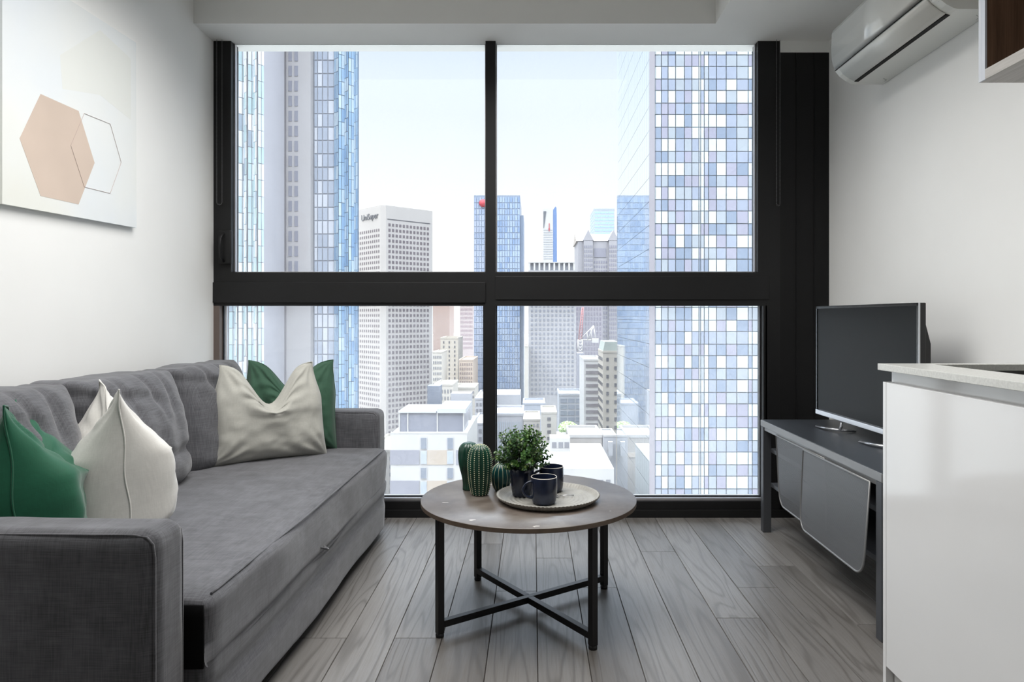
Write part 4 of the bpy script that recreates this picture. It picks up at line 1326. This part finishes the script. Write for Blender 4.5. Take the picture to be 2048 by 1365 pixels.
block('cream hall with arched roofline below the beige block', 'building', 868, 906, 772, 290, 20, cream, (6, 14, .4, .5), WM, 800, side=False)
block('low cream block with two window rows left of the mullion', 'building', 908, 950, 778, 313, 20, cream, (9, 9, .6, .5), WM, 800, side=False)
block('pale grey back block right of the white flat roofed building', 'building', 950, 986, 800, 262, 30, lgrey, (5, 12, .6, .5), WM, 960, side=False)
block('grey office tower with regular windows right of the central mullion', 'building', 1057, 1152, 541, 360, 40, ext('warm_grey', (202, 200, 204)), (11, 9.2, .5, .5), ext('window_slate', (166, 168, 180), .3), 790, parapet=False)
r, x0, x1, zt = block('thin pale tower strip between blue tower and grey office tower', 'building', 1049, 1056, 694, 345, 20, cream, None, side=False)
# open colonnade crowning the grey tower
zb_ = Zat(541, 360) + .03
cr_ = thing('rooftop_colonnade', (Xat(1104, 365), 366, zb_), 'open rooftop colonnade on the grey office tower', 'roof structure')
for i in range(10):
    xx = Xat(1059 + 9.9 * i, 364); bx('column', white, cr_, xx - .45, xx + .45, 363.4, 364.4, zb_, Zat(526.3, 364))
bx('beam', white, cr_, Xat(1057, 364), Xat(1150, 364), 363.3, 366.2, Zat(526.2, 364), Zat(524.5, 364))
bx('back_wall', grey, cr_, Xat(1059, 364), Xat(1148, 364), 364.6, 366, zb_, Zat(526.3, 364))
block('pale blue banded tower behind the gabled tower', 'building', 1188, 1229, 420, 900, 60, ext('ice_blue', (214, 226, 240)), (7, 7, .8, .5), glassy('pane_cyan', (170, 206, 236), .2, .3), 470)
block('grey violet tower behind the construction crane', 'building', 1150, 1205, 600, 420, 30, ext('violet_grey', (200, 194, 204)), (9, 10, .5, .6), ext('window_violet', (176, 170, 186), .3), 720, side=False)
# low city in the lower right panes
block('white block with dark window bands behind the low roofs', 'building', 1168, 1205, 722, 225, 22, white, (1, 13.1, .86, .5), ext('band_grey', (146, 138, 142), .3), 862, side=False)
block('beige corner building with pale green turret roof', 'building', 1206, 1240, 706, 205, 15, beige, (2, 17, .3, .42), WD, 862)
tr_ = MB(); Yt = 205; tr_.prism([(Xat(1206, Yt), Zat(704, Yt)), (Xat(1242, Yt), Zat(704, Yt)), (Xat(1238, Yt), Zat(684, Yt)), (Xat(1210, Yt), Zat(684, Yt))], 'y', Yt + .2, Yt + 14); o = tr_.build('turret_roof', ext('verdigris', (206, 214, 204))); tag(o, 'pale green turret roof capping the beige corner building', 'roof')
block('dark glass office block left of the white banded block', 'building', 1118, 1167, 792, 250, 18, ext('dim_grey', (196, 200, 208)), (3, 12.5, .84, .66), dglass, 870, side=False)
block('blue grey plant block below the grey office tower', 'building', 1046, 1090, 810, 300, 18, ext('blue_grey', (196, 202, 214)), None)
block('grey box building behind the potted plant', 'building', 988, 1040, 790, 262, 20, grey, None, parapet=False)
block('striped parapet building behind the plant foliage', 'building', 985, 1046, 832, 215, 20, lgrey, (14, 30, .4, .8), WL, 900, side=False)
block('cream block with small windows right of the striped parapet', 'building', 1047, 1080, 842, 205, 18, cream, (4, 12, .5, .5), WM, 900, side=False)
block('tall narrow white block right of the potted plant', 'building', 1083, 1113, 828, 190, 14, ext('warm_white', (244, 236, 222)), (1, 13, .26, .5), WD, 900, side=False)
block('low garden terrace building holding the street tree', 'building', 1112, 1165, 878, 222, 14, lgrey, None, parapet=False)
# warehouse and white roofs
r, x0, x1, zt = block('beige warehouse with a white roof right of the mugs', 'building', 1138, 1204, 876, 175, 16, ext('sand', (214, 206, 198)), None, roof=white)
bx('wall_band', ext('sand_light', (240, 224, 206)), r, x0 - .05, x1 + .05, 174.8, 174.98, Zat(915, 175), Zat(906, 175))
block('pale grey shed right of the beige warehouse', 'building', 1208, 1232, 874, 172, 10, lgrey, None, roof=white)
bx2 = MB().box(Xat(1216, 171), Xat(1225, 171), 170.4, 171.2, Zat(911, 171), Zat(899, 171)); 
r, x0, x1, zt = block('wide low building with a flat white roof below the warehouse', 'building', 1076, 1228, 938, 140, 28, white, (10, 40, .6, .5), WM, 1010, parapet=False)
root_zt = zt
o = bx2.build('red_sign_box', ext('sign_red', (226, 84, 64))); tag(o, 'small red sign box beside the pale grey shed', 'sign'); 
bx2 = MB().box(Xat(1216, 171), Xat(1225, 171), 170.2, 171.2, zt, Zat(911, 171)) ; o2 = bx2.build('sign_post', lgrey); o2.parent = o; o2.location = o2.location - o.location
r2 = thing('rooftop_unit', (Xat(1118, 158), 160, root_zt), 'low white plant room with dark louvres on the flat roof', 'rooftop unit')
bx('housing', white, r2, Xat(1100, 158), Xat(1140, 158), 158, 163, root_zt, root_zt + 3.0)
for p in (1104, 1117, 1129): bx('louvre', WM, r2, Xat(p, 158), Xat(p + 9, 158), 157.9, 157.99, root_zt + .8, root_zt + 2.1)
# white stepped building in the lower left pane
def building_white():
    Y = 146.0; X = lambda p: Xat(p, Y); Z = lambda p: Zat(p, Y)
    x0, x1, zt = X(781), X(934), Z(868)
    root = thing('white_building', ((x0 + x1) / 2, Y + 13, GZ), 'white flat roofed apartment building with grey bands below the office tower', 'building')
    bx('walls', ext('white', (240, 238, 234)), root, x0, x1, Y, Y + 27, GZ, zt)
    bandm = ext('grey_cladding', (172, 172, 186)); tan = ext('tan_panel', (226, 208, 190)); wht = ext('win_frame', (246, 246, 250))
    yb = [(901, 930), (962, 991), (1023, 1052)]
    for (a, c) in yb:
        bx('cladding_band', bandm, root, x0 - .06, X(839), Y - .12, Y - .01, Z(c), Z(a)); bx('cladding_band', bandm, root, X(912), x1 + .06, Y - .12, Y - .01, Z(c), Z(a))
        bx('tan_panel', tan, root, X(854), X(894), Y - .12, Y - .01, Z(c), Z(a))
    for (yy0, yy1) in ((876, 898), (903, 928), (936, 957), (964, 989), (998, 1018)):
        for (a, c) in ((842, 853), (895, 906)):
            f = bx('window', wht, root, X(a) - .08, X(c) + .08, Y - .2, Y - .13, Z(yy1) - .08, Z(yy0) + .08)
            bx('pane', dglass if yy0 in (876, 936, 998) else WL, f, X(a), X(c), Y - .24, Y - .201, Z(yy1), Z(yy0))
    # glazed penthouse and roof plant
    ph = bx('penthouse', ext('pent_glass', (158, 160, 178), .25), root, X(795), X(925), Y + 2.2, Y + 13, zt + .02, Z(829) + .0)
    for p in (795, 812, 872, 925): bx('penthouse_post', white, ph, X(p) - .12, X(p) + .12, Y + 2.0, Y + 2.19, zt + .02, Z(829))
    bx('penthouse_roof', roofw, root, X(793), X(870), Y + 1.8, Y + 14, Z(829) + .01, Z(829) + .35)
    bx('penthouse_roof', roofw, root, X(872), X(930), Y + 1.6, Y + 16, Z(829) + .01, Z(829) + .9)
    bx('lift_overrun', ext('plant_grey', (150, 156, 172)), root, X(830), X(858), Y + 17, Y + 21, zt + .02, Z(829) + 4.2)
    bx('plant_room', lgrey, root, X(880), X(925), Y + 19, Y + 24, zt + .02, Z(829) + 2.2)
    bx('roof_parapet', white, root, x0, x1, Y - .05, Y + .3, zt + .01, zt + .35)
building_white()
block('grey terrace block with balconies right of the white building', 'building', 946, 975, 850, 185, 20, lgrey, (3, 16, .7, .5), WM, 1010, side=False)
block('pale low block behind the sofa arm', 'building', 735, 790, 905, 180, 25, cream, (4, 16, .4, .5), WM, 1010, side=False)

# crane
def build_crane():
    Y = 300.0; X = lambda p: Xat(p, Y); Z = lambda p: Zat(p, Y)
    b_, x0, x1, zt = block('dark core under construction beneath the crane', 'building', 1155, 1168, 707, 298, 8, ext('core_grey', (170, 172, 184)), None, parapet=False)
    root = thing('tower_crane', ((x0 + x1) / 2, 302, zt), 'white lattice construction crane with red jib above the roofs', 'crane')
    wm = white; rd = ext('crane_red', (226, 150, 150))
    cx_, cy_ = (x0 + x1) / 2, 302; zt += .3
    m = MB()
    hgt = Z(680) - zt
    for sx_ in (-.9, .9):
        for sy_ in (-.9, .9): m.tube([(cx_ + sx_, cy_ + sy_, zt), (cx_ + sx_, cy_ + sy_, zt + hgt)], .22, 4)
    n = 4
    for i in range(n):
        za, zb = zt + hgt * i / n, zt + hgt * (i + 1) / n
        m.tube([(cx_ - .9, cy_ - .9, za), (cx_ + .9, cy_ - .9, zb)], .14, 4); m.tube([(cx_ + .9, cy_ - .9, za), (cx_ - .9, cy_ - .9, zb)], .14, 4)
    m.build('mast', wm, root)
    j = MB(); A = Vector((cx_, cy_, zt + hgt)); Bp = Vector((X(1166), cy_, Z(615)))
    for off in (Vector((-.7, 0, 0)), Vector((.7, 0, .2))): j.tube([A + off, Bp + off * .4], .2, 4)
    for i in range(12):
        p, q = A.lerp(Bp, i / 12), A.lerp(Bp, (i + 1) / 12); j.tube([p + Vector((-.7, 0, 0)) * (1 - .5 * i / 12), q + Vector((.7, 0, 0)) * (1 - .5 * i / 12)], .13, 4)
    j.build('jib', rd, root, label='red luffing jib')
    c = MB(); D = Vector((X(1192), cy_, zt + hgt - .3)); E_ = Vector((X(1188), cy_, Z(652)))
    for p, q in ((A, D), (A, E_), (E_, D), (A.lerp(D, .5), E_), (A.lerp(D, .5), A.lerp(E_, .5)), (A.lerp(D, .75), A.lerp(E_, .8))): c.tube([p, q], .22, 4)
    c.box(D.x - 1.6, D.x + 1.2, cy_ - 1, cy_ + 1, D.z - 1, D.z + .8)
    c.build('counter_jib', wm, root)
build_crane()

# terrace tree
def build_tree():
    c = Vector((Xat(1138, 228), 229, Zat(878, 222) + .08))
    root = thing('terrace_tree', c, 'light green tree crown between the low roofs', 'tree')
    MB().tube([c, c + Vector((.2, 0, 1.2)), c + Vector((0, 0, 2.2))], [.3, .24, .15], 8).build('trunk', M['stem'], root)
    rnd = random.Random(5); b = MB(); lay = b.bm.verts.layers.float.new('leaf')
    for k in range(2600):
        th = rnd.uniform(0, 6.28); z = rnd.uniform(-.4, 1); r = math.sqrt(max(0, 1 - z * z)) * rnd.uniform(.6, 1)
        wob = 1 + .25 * noise.noise(Vector((math.cos(th) * 2, math.sin(th) * 2, z * 2)))
        p = c + Vector((math.cos(th) * r * 3.1 * wob, math.sin(th) * r * 3 * wob, 2.0 + z * 2.1 * wob))
        d = Vector((rnd.uniform(-1, 1), rnd.uniform(-1, 1), rnd.uniform(-1, 1))).normalized() * .3; e2 = d.orthogonal().normalized() * .25
        V = [b.bm.verts.new(q) for q in (p - d, p + e2, p + d, p - e2)]
        for v in V: v[lay] = 1
        b._f(V)
    t = NT('tree_leaf'); t.set(Roughness=.6); t.b.inputs['Base Color'].default_value = srgb(186, 208, 150)
    b.build('crown', t.m, root, kind='stuff', fix=False)
build_tree()
